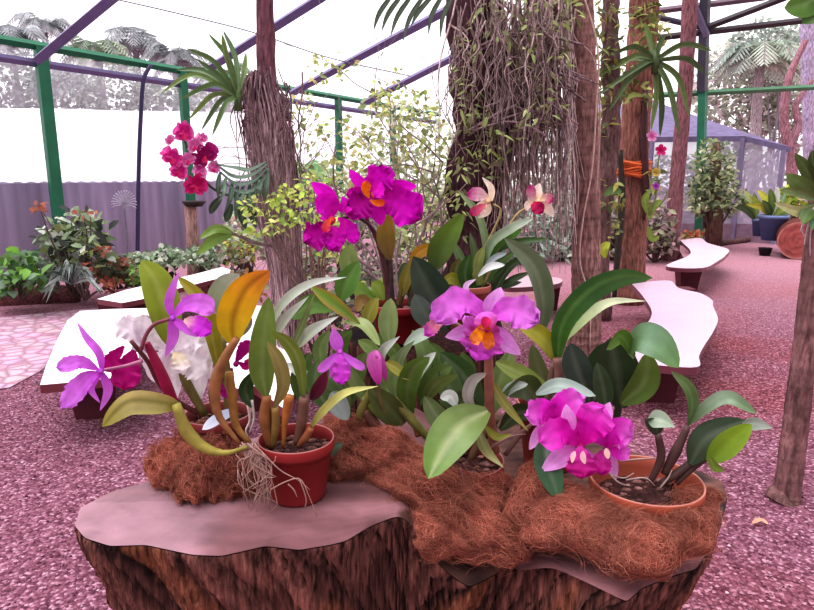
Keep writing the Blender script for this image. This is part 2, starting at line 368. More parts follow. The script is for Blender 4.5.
# =================================================================== STUMP
def sst(a, b, x):
    t = min(1, max(0, (x-a)/(b-a))); return t*t*(3-2*t)
def stump_z(x, y=1.3):
    """left lobe .88, right lobe .82, with a hollow between them at the front"""
    z = .88-.06*sst(-.02, .12, x)
    return z-.06*sst(1.2, 1.0, y)*sst(-.02, .05, x)*sst(.27, .17, x)
OUT = [(75, 527), (85, 539), (110, 547), (146, 546), (193, 556), (222, 557), (266, 547), (299, 551), (330, 546), (346, 542), (371, 527), (391, 519),
       (408, 545), (432, 572), (470, 582), (515, 566), (543, 553), (580, 573), (626, 603), (642, 589), (669, 578), (696, 570), (716, 540), (727, 497),
       (722, 482), (700, 472), (650, 458), (600, 442), (560, 425), (470, 408), (380, 410), (300, 425), (250, 440), (190, 462), (143, 484), (110, 493), (80, 509)]
def stump():
    rt = root('tree_stump', (0, 1.2, 0), 'wide brown tree stump with flat sawn top carrying the orchid pots', 'tree stump')
    pts = [G(x, y, .88 if x < 400 else (.775 if 420 < x < 530 and y > 500 else .82)) for x, y in OUT]; pts.append(pts[0])
    dense = []
    for i in range(len(pts)-1):
        a, b = pts[i], pts[i+1]; n = max(2, int((b-a).length/.005))
        for k in range(n): dense.append(a.lerp(b, k/n))
    n = len(dense)
    # slight smoothing plus roughness of the sawn edge
    for _ in range(2): dense = [(dense[i-1]+dense[i]*2+dense[(i+1) % n])/4 for i in range(n)]
    cen = Vector((.02, 1.22, 0)); side = MB(); rings = [(0, 1.0), (.006, 1.003), (.015, 1.0), (.028, .993), (.042, .985), (.06, .97), (.08, .955), (.105, .94), (.13, .92), (.16, .905), (.19, .89), (.23, .875), (.27, .86), (.4, .84), (.6, .87), (.75, .93), (.86, 1.02)]
    prof = []; acc = 0
    vs = []; cs = []
    for j, (dz, sc) in enumerate(rings):
        for i, p in enumerate(dense):
            d = Vector((p.x-cen.x, p.y-cen.y, 0)); z = stump_z(p.x, p.y)
            ang = i*.005+dz*(-.5 if p.x < .0 else .35)
            gr = noise.noise(Vector((ang*22, dz*2.2, 1.3)))*.8+noise.noise(Vector((ang*70, dz*5, 4)))*.7
            ck = abs(noise.noise(Vector((ang*30, dz*2.6, 8))+Vector((noise.noise(Vector((ang*8, dz*9, 2)))*.8, 0, 0)))); ck2 = abs(noise.noise(Vector((ang*85, dz*7, 3)))); gr -= 1.1*max(0, 1-ck/.09)+.5*max(0, 1-ck2/.1)
            k = min(1, dz/.05)
            # left end is undercut, the rest falls steeply
            und = 1.0+.03*min(1, dz/.16)*max(0, min(1, (-d.x-.25)/.35)) if dz < .9 else 1
            rr = sc*und; q = cen+d*rr+d.normalized()*gr*.014*k
            zz = max(0, z-dz*(z/.86)) if j < len(rings)-1 else 0.0
            vs.append(Vector((q.x, q.y, zz+(gr*.006*k if j < 3 else 0))))
            h = .55+.6*gr; base = mix(C(42, 25, 28), C(166, 110, 100), max(0, min(1, h)))
            if noise.noise(Vector((ang*9, dz*3, 9))) > .25: base = mix(base, C(168, 104, 72), .45)
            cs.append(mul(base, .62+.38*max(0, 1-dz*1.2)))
    m = len(rings)
    side.add(vs, [(j*n+(i+1) % n, j*n+i, (j+1)*n+i, (j+1)*n+(i+1) % n) for j in range(m-1) for i in range(n)], cs)
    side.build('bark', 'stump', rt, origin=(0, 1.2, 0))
    top = MB(); vs = []; cs = []; K = 34
    for j in range(K+1):
        f = 1-j/K
        for i, p in enumerate(dense):
            q = cen+Vector((p.x-cen.x, p.y-cen.y, 0))*f; z = stump_z(q.x, q.y)+.002
            wv = noise.noise(Vector((q.x*9, q.y*9, 2)))*.004*(1 if j else 0)
            vs.append(Vector((q.x, q.y, z+wv)))
            g = .5+.8*noise.noise(Vector((q.x*5, q.y*16, 7))); col = mix(C(106, 70, 74), C(150, 108, 114), max(0, min(1, g)))
            ringv = math.sin(f*55+noise.noise(q*6)*4); col = mul(col, 1+.06*ringv)
            if q.x < -.3: col = mix(col, C(186, 152, 166), .5*sst(-.3, -.4, q.x))
            sp_ = noise.noise(Vector((q.x*24, q.y*24, 3)))
            if sp_ > .25: col = mul(col, 1-.5*(sp_-.25))
            dark = mix(C(56, 36, 36), C(116, 80, 72), .5+noise.noise(Vector((q.x*20, q.y*40, 1))))  # brown of the hollow, also painted shade on the rear top
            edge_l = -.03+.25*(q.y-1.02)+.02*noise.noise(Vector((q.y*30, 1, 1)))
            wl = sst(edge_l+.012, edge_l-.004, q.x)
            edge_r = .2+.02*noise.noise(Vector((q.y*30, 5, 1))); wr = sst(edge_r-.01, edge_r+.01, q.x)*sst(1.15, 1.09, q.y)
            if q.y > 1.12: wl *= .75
            col = mix(dark, mul(col, 1+.9*wr*(1-wl)), max(wl, wr*.95))  # right strip brightened in colour to offset the shade of the fibre
            cs.append(col)
    top.add(vs, [(j*n+i, j*n+(i+1) % n, (j+1)*n+(i+1) % n, (j+1)*n+i) for j in range(K) for i in range(n)], cs)
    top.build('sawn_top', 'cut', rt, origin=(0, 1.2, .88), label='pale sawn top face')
stump()
def small_stump():
    c = Vector((.04, 1.92, 0)); mb = MB(); n = 90; vs = []; cs = []
    rings = [0, .02, .1, .3, .5, .75, 1.02]
    for dz in rings:
        for i in range(n):
            a = 2*PI*i/n; g = noise.noise(Vector((math.cos(a)*6, math.sin(a)*6, dz*1.5)))
            r = .235*(1+.08*g+.12*max(0, dz-.5)); vs.append(c+Vector((r*math.cos(a), r*math.sin(a)*1.05, 1.02-dz)))
            cs.append(mix(C(45, 28, 30), C(100, 62, 56), .5+g))
    m = len(rings)
    fs = [(j*n+(i+1) % n, j*n+i, (j+1)*n+i, (j+1)*n+(i+1) % n) for j in range(m-1) for i in range(n)]+[tuple(range(n))]
    mb.add(vs, fs, cs)
    mb.build('tree_stump', 'stump', label='dark narrow stump behind the wide one, under the red pot of magenta orchids', cat='tree stump', origin=(.04, 1.92, 0))
small_stump()

# =================================================================== COIR
def coir(lumps, label, nf=9000, seed=1):
    """matted fibre: a smooth union of lumps, its surface combed with fine curly fibres"""
    rg = np.random.default_rng(seed); Cn = np.array([tuple(P(x, y, Y)) for x, y, Y, r in lumps]); Rn = np.array([M(x, y, Y, r) for x, y, Y, r in lumps])
    K_ = .016; ph = rg.uniform(0, 6.28, (6, 3)); fq = rg.normal(0, 1, (6, 3))*np.array([[22], [30], [45], [60], [85], [120]])
    amp = np.array([.010, .009, .006, .0045, .003, .002])
    def field(p):
        d = np.linalg.norm(p[:, None, :]-Cn[None], axis=2)-Rn[None]; mn = d.min(1); u = mn-K_*np.log(np.exp(-(d-mn[:, None])/K_).sum(1))
        for j in range(6): u = u+amp[j]*np.sin(p @ fq[j]+ph[j, 0])*np.cos(p @ fq[j][[1, 2, 0]]*.7+ph[j, 1])
        return u
    def grad(p):
        e = .003; g_ = np.stack([field(p+np.eye(3)[k]*e)-field(p-np.eye(3)[k]*e) for k in range(3)], 1); return g_/np.maximum(1e-6, np.linalg.norm(g_, axis=1))[:, None]
    def project(p, off, it=4):
        for _ in range(it): p = p-grad(p)*(field(p)-off)[:, None]
        return p
    V = []; F = []; CC = []; nv = 0
    for c, r in zip(Cn, Rn):                     # the dense felt inside
        nu, nw_ = 44, 28; th = np.linspace(0, 2*PI, nu, endpoint=False); phi = np.linspace(.02, PI-.02, nw_); T, Q = np.meshgrid(th, phi)
        p = c+np.stack([np.sin(Q)*np.cos(T), np.sin(Q)*np.sin(T), np.cos(Q)], 2).reshape(-1, 3)*r; p = project(p, -.003)
        k = .8+.25*np.sin(p @ fq[5]*2.3)*np.sin(p @ fq[4][[2, 0, 1]]*3.1); V.append(p); CC.append(np.array(C(140, 74, 64))[None]*k[:, None])
        idx = np.arange(nu*nw_).reshape(nw_, nu); F.append(nv+np.stack([idx[:-1], idx[1:], np.roll(idx[1:], -1, 1), np.roll(idx[:-1], -1, 1)], 2).reshape(-1, 4)); nv += len(p)
    w_ = Rn**2/(Rn**2).sum(); pick = rg.choice(len(Cn), nf, p=w_); d = rg.normal(0, 1, (nf, 3)); d /= np.linalg.norm(d, axis=1)[:, None]
    p = project(Cn[pick]+d*Rn[pick][:, None], 0.0); keep = (p[:, 1]-Cn[pick][:, 1] < .6*Rn[pick]); p = p[keep]; n = len(p)
    comb = np.stack([np.sin(p @ fq[0]*.5+ph[0, 0]), np.sin(p @ fq[1]*.4+ph[1, 1]), np.sin(p @ fq[2]*.3+ph[2, 2])], 1); t = comb*.9+rg.normal(0, .6, (n, 3))
    cu = rg.normal(0, .16, n); lift = rg.choice([0.0, .03, .1, .3], n, p=[.5, .3, .15, .05]); off = rg.uniform(-.003, .002, n); st = rg.uniform(.0035, .0075, n); stp = 11; path = []
    for k in range(stp):
        path.append(p); g_ = grad(p); t = t-g_*(t*g_).sum(1)[:, None]; t /= np.maximum(1e-6, np.linalg.norm(t, axis=1))[:, None]
        ang = cu+rg.normal(0, .18, n); t = t*np.cos(ang)[:, None]+np.cross(g_, t)*np.sin(ang)[:, None]
        p = p+(t+g_*lift[:, None])*st[:, None]; off = off+lift*st; p = p-grad(p)*(field(p)-off)[:, None]*.6
    path = np.stack(path, 1); tang = np.gradient(path, axis=1); tang /= np.maximum(1e-7, np.linalg.norm(tang, axis=2))[..., None]
    a1 = np.cross(tang, np.array([.31, .2, .93])); a1 /= np.maximum(1e-7, np.linalg.norm(a1, axis=2))[..., None]; b1 = np.cross(tang, a1); rad = rg.uniform(.00022, .00045, n)[:, None, None]*np.linspace(1, .5, stp)[None, :, None]
    ring = np.stack([path+rad*(a1*math.cos(q)+b1*math.sin(q)) for q in (0, 2.094, 4.189)], 2).reshape(-1, 3); V.append(ring)
    u = rg.random(n)**1.2; col = np.array(C(156, 84, 72))[None]*(1-u[:, None])+np.array(C(232, 158, 136))[None]*u[:, None]; col *= rg.uniform(.75, 1.1, n)[:, None]; CC.append(np.repeat(col, stp*3, axis=0))
    base = nv+(np.arange(n)*stp*3)[:, None, None]+(np.arange(stp-1)*3)[None, :, None]+np.arange(3)[None, None, :]; nxt = nv+(np.arange(n)*stp*3)[:, None, None]+(np.arange(stp-1)*3)[None, :, None]+np.array([1, 2, 0])[None, None, :]
    F.append(np.stack([base, nxt, nxt+3, base+3], 3).reshape(-1, 4)); V = np.concatenate(V); F = np.concatenate(F); CC = np.concatenate(CC)
    o0 = np.array([V[:, 0].mean(), V[:, 1].mean(), V[:, 2].min()]); V = V-o0; me = bpy.data.meshes.new('coconut_fiber')
    me.vertices.add(len(V)); me.vertices.foreach_set('co', V.astype(np.float32).ravel()); me.loops.add(F.size); me.loops.foreach_set('vertex_index', F.astype(np.int32).ravel())
    me.polygons.add(len(F)); me.polygons.foreach_set('loop_start', np.arange(0, F.size, 4, dtype=np.int32)); me.polygons.foreach_set('use_smooth', np.ones(len(F), dtype=bool)); me.update(calc_edges=True)
    ca = me.color_attributes.new('Col', 'FLOAT_COLOR', 'POINT'); ca.data.foreach_set('color', np.concatenate([CC, np.ones((len(CC), 1))], 1).astype(np.float32).ravel())
    me.materials.append(MT['coir']); o = bpy.data.objects.new('coconut_fiber', me); COL.objects.link(o); o.location = o0; _props(o, label, 'coconut fiber', None, 'stuff')
coir([(190, 465, 1.22, 33), (168, 464, 1.2, 20), (215, 476, 1.17, 25), (194, 486, 1.13, 21), (238, 480, 1.19, 20), (200, 442, 1.26, 20)],
     'reddish clump of coconut fiber at the left end of the stump behind the pots', nf=7000, seed=1)
coir([(348, 440, 1.33, 26), (356, 464, 1.27, 25), (388, 458, 1.25, 27), (415, 482, 1.2, 31), (446, 508, 1.13, 32), (480, 528, 1.08, 28), (508, 545, 1.035, 17), (335, 468, 1.25, 18), (468, 505, 1.14, 20), (405, 504, 1.15, 17), (436, 532, 1.07, 17), (500, 495, 1.16, 16)],
     'long reddish band of coconut fiber across the middle of the stump', nf=16000, seed=2)
coir([(532, 490, 1.13, 18), (522, 515, 1.07, 19), (555, 522, 1.03, 23), (586, 512, 1.03, 20), (600, 532, .975, 20), (640, 543, .95, 20), (676, 534, .975, 22), (702, 504, 1.06, 20), (690, 525, 1.0, 18), (655, 552, .93, 12), (620, 548, .945, 14), (545, 538, 1.0, 12), (572, 494, 1.12, 14)],
     'orange brown coconut fiber packed under and around the right terracotta pot', nf=15000, seed=3)

# =================================================================== POTS
def pot(par, cpx, Y, rpx, zbase=None, col=C(150, 58, 50), height=None, taper=.74, sink=.008):
    c = P(*cpx, Y); r = M(*cpx, Y, rpx); zr = c.z
    zb = stump_z(c.x)+.004 if zbase is None else zbase
    h = zr-zb; mb = MB(); rb = r*taper; lipd = min(.022, h*.22)
    prof = [(0.001, 0), (rb*.96, 0), (rb, .004), (r*.955-(r-rb)*lipd/h*.4, h-lipd), (r*.985, h-lipd), (r, h-lipd+.003), (r*1.0, h-.003), (r*.985, h), (r*.955, h-.002), (r*.93, h-lipd), (rb*.95, .012), (.001, .012)]
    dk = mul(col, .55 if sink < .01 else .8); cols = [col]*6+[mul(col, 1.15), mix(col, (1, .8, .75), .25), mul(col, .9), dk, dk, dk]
    mb.lathe((c.x, c.y, zb), prof, cols, 48); mb.build('pot', 'terra', par, origin=(c.x, c.y, zb))
    # potting bark: a mounded disc with chips
    mb = MB(); zs = h-lipd-sink; rnd = random.Random(int(cpx[0]))
    vs = [(c.x, c.y, zb+zs+.008)]; n = 24; k = 4
    for j in range(1, k+1):
        for i in range(n):
            a = 2*PI*i/n; rr = r*.93*j/k; vs.append((c.x+rr*math.cos(a), c.y+rr*math.sin(a), zb+zs+.008*(1-(j/k)**2)+rnd.uniform(-.003, .003)))
    fs = [(0, 1+i, 1+(i+1) % n) for i in range(n)]+[(1+j*n+i, 1+(j+1)*n+i, 1+(j+1)*n+(i+1) % n, 1+j*n+(i+1) % n) for j in range(k-1) for i in range(n)]
    mb.add(vs, fs, C(70, 44, 44))
    for i in range(60):
        a = rnd.uniform(0, 6.28); rr = r*.86*math.sqrt(rnd.random()); s = rnd.uniform(.003, .008); q = Vector((c.x+rr*math.cos(a), c.y+rr*math.sin(a), zb+zs+.006))
        mb.ball(q, (s*1.5, s, s*.7), mul(mix(C(60, 36, 36), C(150, 110, 105), rnd.random()), 1), 6, 4, wob=.4, fr=3)
    mb.build('potting_bark', 'soil', par, origin=(c.x, c.y, zb+zs))
    return c, r
def roots(par, specs, name='aerial_root', col=C(176, 146, 140), w=2.2):
    for pp, Y in specs: stalk(par, name, pp, Y, [w, w*.8, w*.5], col, n=14, seg=5)

TERR = C(158, 66, 54); REDP = C(146, 44, 46)
# ---- a: front left pot
a = root('potted_orchid', P(297, 505, 1.15), 'orchid in the front left red pot with long roots hanging outside', 'orchid')
pot(a, (296, 437), 1.15, 38, col=REDP)
leaf(a, [(266, 396), (262, 370), (264, 335), (269, 296)], 1.13, 27, C(118, 142, 62), prof='oval', fold=.2)
leaf(a, [(274, 408), (283, 385), (278, 360), (267, 341)], (1.11, 1.1), 15, C(150, 138, 76), roll=15)
leaf(a, [(304, 398), (299, 362), (287, 341), (271, 331)], (1.14, 1.09), 15, C(130, 150, 60), roll=-20)
leaf(a, [(309, 430), (324, 411), (346, 393), (379, 386)], (1.14, 1.1), 12, (C(150, 140, 70), C(205, 205, 130)), roll=-35, prof='lance')
leaf(a, [(252, 407), (245, 388), (255, 370)], 1.2, 16, C(52, 82, 42), roll=25)
leaf(a, [(322, 440), (329, 452), (336, 446), (343, 444)], 1.2, 10, C(110, 135, 110), roll=20)
for pp, wv, c in (([(267, 396), (265, 420), (270, 447)], [9, 13, 7], C(150, 98, 60)), ([(275, 408), (276, 425), (272, 447)], [8, 10, 6], C(140, 112, 62)),
                  ([(289, 396), (285, 420), (283, 448)], [10, 7, 3], C(180, 116, 60)), ([(304, 398), (302, 420), (296, 444)], [10, 11, 6], C(118, 84, 72)),
                  ([(311, 428), (305, 438), (297, 446)], [7, 9, 5], C(150, 92, 62))):
    stalk(a, 'pseudobulb', pp, (1.13, 1.14), wv, c)
BL(a, 'sheath', [(311, 400), (320, 386), (327, 371)], (1.13, 1.11), 13, (C(70, 16, 34), C(112, 24, 58)), prof='oval', mat='leaf', fold=.5)
# long rhizome leaning over the rim with its yellow drooping leaf
leaf(a, [(180, 406), (160, 402), (132, 400), (116, 410), (102, 427)], (1.1, 1.02), 27, (C(150, 140, 60), C(216, 212, 140), C(170, 165, 70)), roll=-30, fold=.45, mid=C(120, 130, 50))
stalk(a, 'pseudobulb', [(176, 404), (186, 430), (203, 447), (225, 453), (247, 447)], 1.08, [9, 14, 12, 6, 4], C(150, 138, 66), n=16)
leaf(a, [(233, 344), (233, 318), (246, 288), (270, 270)], (1.14, 1.1), 35, (C(206, 186, 44), C(232, 186, 30), C(224, 136, 50)), roll=10, fold=.3, mid=C(150, 80, 30))
stalk(a, 'pseudobulb', [(237, 338), (224, 360), (215, 385), (219, 416), (240, 444)], 1.1, [7, 10, 12, 8, 4], C(146, 100, 62), n=18)
stalk(a, 'pseudobulb', [(229, 372), (232, 395), (236, 425), (250, 443)], 1.12, [8, 10, 8, 5], C(156, 112, 58), n=14)
rr = random.Random(5); rs = []
for i in range(26):
    x0, y0 = 243+rr.uniform(-5, 16), 446+rr.uniform(-4, 6); x1 = 246+rr.uniform(-9, 26); y1 = 468+rr.uniform(-6, 12); x2 = 258+rr.uniform(-20, 22); y2 = 490+rr.uniform(-14, 22)
    rs.append(([(x0, y0), ((x0+x1)/2+rr.uniform(-8, 8), (y0+y1)/2), (x1, y1), (x2, y2)], (1.085, 1.065)))
rs += [([(262, 452), (280, 470), (298, 480), (310, 490)], 1.065), ([(270, 490), (285, 482), (300, 479), (309, 496), (317, 516)], 1.06), ([(238, 470), (240, 485), (258, 495), (277, 503), (270, 512)], 1.07), ([(250, 446), (272, 462), (276, 456)], 1.07), ([(300, 480), (306, 498), (305, 508)], 1.06), ([(288, 484), (294, 490), (297, 497)], 1.062)]
roots(a, rs, col=C(168, 134, 126), w=1.7)
mb = MB(); mb.ball(P(250, 447, 1.09), (.02, .012, .008), C(120, 88, 90), 10, 6, wob=.5); mb.build('rhizome', 'stalk', a)

# ---- b: rear left pot with white and lilac flowers
b = root('potted_orchid', P(217, 455, 1.3), 'orchid in the left rear pot with white and lilac flowers and a white plant tag', 'orchid')
pot(b, (218, 412), 1.3, 33, col=C(140, 58, 62))
leaf(b, [(170, 345), (166, 315), (156, 282), (141, 260)], (1.25, 1.22), 34, C(156, 176, 62), roll=12, fold=.12)
leaf(b, [(218, 372), (213, 342), (200, 302), (177, 276)], (1.25, 1.2), 18, C(166, 160, 50), roll=25, fold=.4)
leaf(b, [(221, 335), (218, 305), (226, 285), (240, 274)], (1.3, 1.26), 24, (C(130, 150, 90), C(184, 194, 178)), roll=-20, fold=.3)
leaf(b, [(216, 345), (240, 330), (252, 318)], 1.32, 14, C(140, 150, 130), roll=40)
for pp, wv, c in (([(171, 345), (185, 380), (205, 415)], [7, 11, 8], C(120, 110, 60)), ([(218, 370), (214, 392), (216, 415)], [9, 12, 8], C(132, 100, 62)), ([(221, 335), (226, 372), (228, 412)], [8, 10, 7], C(130, 120, 70))):
    stalk(b, 'pseudobulb', pp, 1.28, wv, c)
stalk(b, 'sheath', [(174, 404), (165, 382), (155, 360), (147, 343)], (1.2, 1.18), [11, 12, 10, 6], C(150, 16, 70), label='magenta red sheath')
stalk(b, 'flower_stem', [(200, 414), (178, 402), (160, 385), (148, 362), (131, 341)], (1.28, 1.17), [6, 5, 4], C(110, 60, 62), n=16)
stalk(b, 'flower_stem', [(141, 350), (146, 335), (155, 324), (170, 319)], 1.17, [4, 4, 3.5], C(130, 70, 84))
stalk(b, 'flower_stem', [(142, 361), (125, 366), (103, 370)], 1.16, [4, 3.5, 3], C(172, 110, 140))
mb = MB(); blade_geo(mb, pxpts([(232, 411), (217, 419), (202, 430)], (1.23, 1.17)), .021, (EYEV-P(216, 420, 1.2)).normalized(), 'strap', (C(190, 200, 226), C(226, 230, 246)), fold=0, nl=10, nw=2)
mb.build('plant_tag', 'plain', b, label='blank white plant tag')
roots(b, [([(248, 405), (250, 420), (246, 430), (248, 437)], 1.2), ([(252, 400), (254, 418), (250, 432)], 1.2)], col=C(215, 205, 200), w=3)
LIL = (C(196, 76, 206), C(222, 136, 236)); MAG = (C(166, 6, 110), C(190, 20, 132)); WHT = (C(240, 230, 240), C(255, 252, 255))
f = Flower(b, (173, 318), 1.15, C(190, 90, 210), 3)
f.sepal([(173, 317), (169, 303), (173, 287), (179, 272)], 9, LIL)
f.petal([(174, 317), (186, 305), (202, 304), (214, 312)], 26, LIL, ruffle=.1, roll=-15)
f.sepal([(172, 320), (173, 337), (165, 358)], 11, LIL)
f.sepal([(175, 320), (187, 329), (199, 337)], 10, LIL, dy=(-.005, -.01))
f.lip([(184, 320), (197, 324), (211, 333)], 24, (C(225, 190, 170), C(200, 60, 205), C(186, 36, 196)), ruffle=.16)
f = Flower(b, (101, 371), 1.13, C(190, 90, 205), 3)
f.sepal([(102, 369), (99, 353), (87, 338), (77, 322)], 8, LIL)
f.petal([(99, 370), (80, 362), (57, 368)], 19, LIL, ruffle=.14)
f.petal([(99, 372), (84, 382), (63, 408)], 26, LIL, ruffle=.14, roll=15)
f.sepal([(102, 373), (108, 390), (100, 411)], 9, LIL); f.sepal([(100, 374), (91, 388), (100, 403)], 7, LIL, dy=(0, .004))
f = Flower(b, (136, 348), 1.24, C(230, 220, 230), 4)
f.petal([(142, 345), (130, 330), (116, 322)], 32, WHT, ruffle=.2); f.petal([(142, 345), (143, 328), (147, 314)], 26, WHT, ruffle=.2)
f.lip([(134, 350), (128, 368), (124, 388)], 34, MAG, ruffle=.22); f.lip([(124, 346), (113, 358), (106, 370)], 20, MAG, ruffle=.25, dy=(-.005, -.01))
f.sepal([(140, 350), (148, 364), (152, 376)], 10, WHT)
f = Flower(b, (172, 352), 1.26, C(232, 222, 232), 4)
f.petal([(170, 350), (158, 340), (150, 325)], 30, WHT, ruffle=.2); f.petal([(174, 350), (188, 336), (204, 336)], 34, WHT, ruffle=.22)
f.petal([(172, 352), (190, 360), (208, 372)], 40, WHT, ruffle=.2); f.sepal([(170, 354), (170, 378), (174, 404)], 24, WHT); f.sepal([(165, 352), (156, 368), (158, 384)], 20, WHT)
f.lip([(174, 352), (180, 362), (182, 372)], 24, (C(236, 224, 180), C(250, 244, 250)), ruffle=.2)
f = Flower(b, (203, 372), 1.28, C(232, 222, 232), 3)
f.sepal([(203, 370), (198, 384), (199, 402)], 17, WHT); f.petal([(204, 370), (208, 350), (212, 330)], 24, WHT, ruffle=.14); f.sepal([(206, 370), (214, 376), (212, 384)], 12, WHT)
f = Flower(b, (236, 364), 1.3, C(176, 20, 130), 3)
f.lip([(236, 362), (243, 350), (249, 341)], 16, (C(160, 10, 120), C(190, 30, 150)), ruffle=.2); f.lip([(232, 368), (228, 382), (226, 398)], 18, (C(150, 8, 110), C(182, 24, 146)), ruffle=.22); f.petal([(238, 362), (246, 366), (251, 360)], 12, MAG)

# ---- g: middle-left plant with leaves of silvery sheen and lilac star
g = root('potted_orchid', P(352, 470, 1.33), 'orchid left of centre with narrow leaves of silvery sheen and one lilac star flower', 'orchid')
pot(g, (354, 430), 1.33, 28, col=TERR)
SHEEN = (C(150, 165, 130), C(214, 220, 216)); GRN = C(104, 142, 66)  # silver tips are sky sheen painted into the leaf colour
for pp, Yd, wv, c, kw in (
 ([(268, 335), (282, 305), (310, 284), (347, 277)], (1.3, 1.22), 11, SHEEN, dict(roll=-25, prof='lance')),
 ([(272, 340), (286, 318), (309, 296)], (1.3, 1.25), 11, SHEEN, dict(roll=-20, prof='lance')),
 ([(296, 348), (312, 331), (339, 316)], (1.3, 1.24), 13, SHEEN, dict(roll=-20, prof='lance')),
 ([(291, 350), (304, 320), (315, 293)], 1.28, 7, C(130, 148, 92), dict(prof='lance')),
 ([(292, 318), (312, 304), (333, 310)], (1.4, 1.38), 20, GRN, {}),
 ([(312, 287), (338, 306), (362, 326)], (1.35, 1.32), 14, (C(112, 142, 50), C(96, 128, 44)), dict(edge=C(190, 120, 50), prof='lance')),
 ([(341, 300), (347, 282), (359, 261)], 1.5, 22, C(100, 144, 64), dict(fold=.35)),
 ([(366, 326), (370, 312), (377, 297)], 1.4, 15, C(158, 156, 66), {}),
 ([(389, 344), (388, 320), (391, 298)], 1.38, 20, C(150, 170, 112), dict(fold=.4)),
 ([(346, 322), (364, 325), (380, 346)], (1.34, 1.3), 13, C(156, 172, 110), dict(roll=-30)),
 ([(382, 364), (384, 350), (400, 336)], (1.33, 1.28), 11, SHEEN, dict(roll=-25, prof='lance')),
 ([(396, 372), (402, 354), (415, 340)], (1.33, 1.28), 10, C(150, 172, 130), dict(prof='lance')),
 ([(404, 346), (420, 336), (434, 333)], (1.36, 1.3), 15, C(170, 186, 170), dict(roll=-30)),
 ([(411, 418), (407, 392), (414, 368), (430, 357)], (1.33, 1.27), 22, C(104, 136, 62), dict(fold=.35)),
 ([(386, 362), (396, 368), (409, 380)], 1.3, 11, C(180, 178, 84), {}),
 ([(332, 392), (339, 404), (348, 420)], (1.28, 1.26), 22, C(160, 172, 170), dict(roll=20)),
 ([(404, 424), (388, 408), (368, 386)], (1.31, 1.28), 26, C(100, 112, 62), {}),
 ([(352, 400), (334, 380), (322, 372)], (1.33, 1.35), 22, C(84, 104, 56), {}),
 ([(330, 412), (316, 385), (318, 360)], (1.36, 1.4), 20, C(92, 116, 64), {}),
 ([(346, 410), (352, 378), (366, 352)], (1.36, 1.38), 24, C(110, 130, 70), dict(roll=20)),
 ([(378, 410), (392, 380), (398, 352)], (1.37, 1.4), 24, C(120, 140, 80), dict(roll=-15)),
 ([(300, 400), (300, 375), (310, 352)], (1.4, 1.42), 20, C(90, 116, 60), dict(roll=15)),
 ([(420, 404), (432, 380), (452, 366)], (1.34, 1.3), 20, C(96, 118, 58), dict(roll=-20)),
 ([(318, 392), (300, 372), (282, 362)], (1.38, 1.4), 12, SHEEN, dict(prof='lance'))):
    leaf(g, pp, Yd, wv, c, **kw)
for pp, Yd, wv, c, kw in (
 ([(398, 404), (394, 378), (402, 352)], 1.36, 14, C(140, 160, 104), dict(roll=-20)), ([(408, 398), (420, 370), (436, 352)], (1.34, 1.28), 13, SHEEN, dict(roll=-25)), ([(424, 402), (436, 384), (458, 374)], (1.32, 1.26), 15, C(120, 140, 74), dict(roll=20)),
 ([(372, 404), (356, 384), (346, 364)], 1.34, 15, C(126, 146, 84), dict(roll=15)), ([(388, 380), (372, 350), (358, 340)], 1.4, 14, C(140, 166, 96), {}), ([(404, 380), (396, 352), (372, 332)], 1.45, 16, C(116, 140, 76), dict(roll=-20)),
 ([(420, 386), (424, 352), (412, 330)], 1.46, 18, C(128, 150, 96), dict(roll=20)), ([(440, 390), (440, 360), (428, 342)], 1.42, 17, C(104, 128, 70), {}), ([(332, 396), (320, 352), (330, 330)], 1.42, 15, C(120, 146, 84), dict(roll=-15)),
 ([(344, 390), (340, 345), (352, 330)], 1.46, 17, C(106, 132, 68), dict(roll=25)), ([(458, 396), (468, 372), (462, 352)], 1.4, 17, C(92, 116, 62), {})):
    leaf(g, pp, Yd, wv, c, **kw)
for pp, wv, c in (([(390, 424), (376, 412), (362, 398)], [6, 8, 6], C(120, 132, 60)), ([(434, 444), (414, 422), (394, 400)], [7, 11, 9], C(128, 124, 70)), ([(384, 436), (374, 424), (365, 410)], [8, 13, 9], C(120, 78, 72)),
                  ([(350, 432), (342, 412), (336, 392)], [7, 10, 8], C(110, 104, 58)), ([(356, 432), (362, 410), (372, 390)], [7, 10, 8], C(128, 120, 62)), ([(418, 436), (416, 425), (412, 415)], [6, 8, 6], C(150, 100, 62))):
    stalk(g, 'pseudobulb', pp, 1.31, wv, c)
stalk(g, 'flower_stem', [(350, 430), (348, 395), (342, 360)], (1.33, 1.26), 4, C(120, 140, 70))
f = Flower(g, (340, 352), 1.24, C(206, 90, 206), 3)
LS = (C(196, 90, 206), C(220, 126, 226))
f.sepal([(339, 350), (336, 340), (333, 328)], 13, LS); f.petal([(339, 352), (330, 361), (318, 372)], 12, LS, ruffle=.04); f.petal([(342, 352), (352, 361), (365, 369)], 11, LS, ruffle=.04)
f.sepal([(338, 353), (334, 366), (330, 378)], 9, LS); f.sepal([(342, 353), (346, 364), (350, 374)], 9, LS)
f.lip([(340, 354), (341, 368), (342, 384)], 22, (C(206, 90, 206), C(206, 60, 206)), ruffle=.2)
f = Flower(g, (377, 356), 1.24, C(200, 90, 180), 2.5)
f.petal([(376, 350), (374, 362), (379, 385)], 15, (C(226, 140, 206), C(190, 50, 160)), ruffle=.05, prof='oval', fold=.6)
f.sepal([(377, 352), (382, 366), (386, 382)], 9, (C(214, 120, 196), C(180, 50, 150)))
stalk(g, 'flower_stem', [(388, 420), (380, 400), (378, 380), (377, 356)], (1.3, 1.25), 4, C(130, 120, 80))

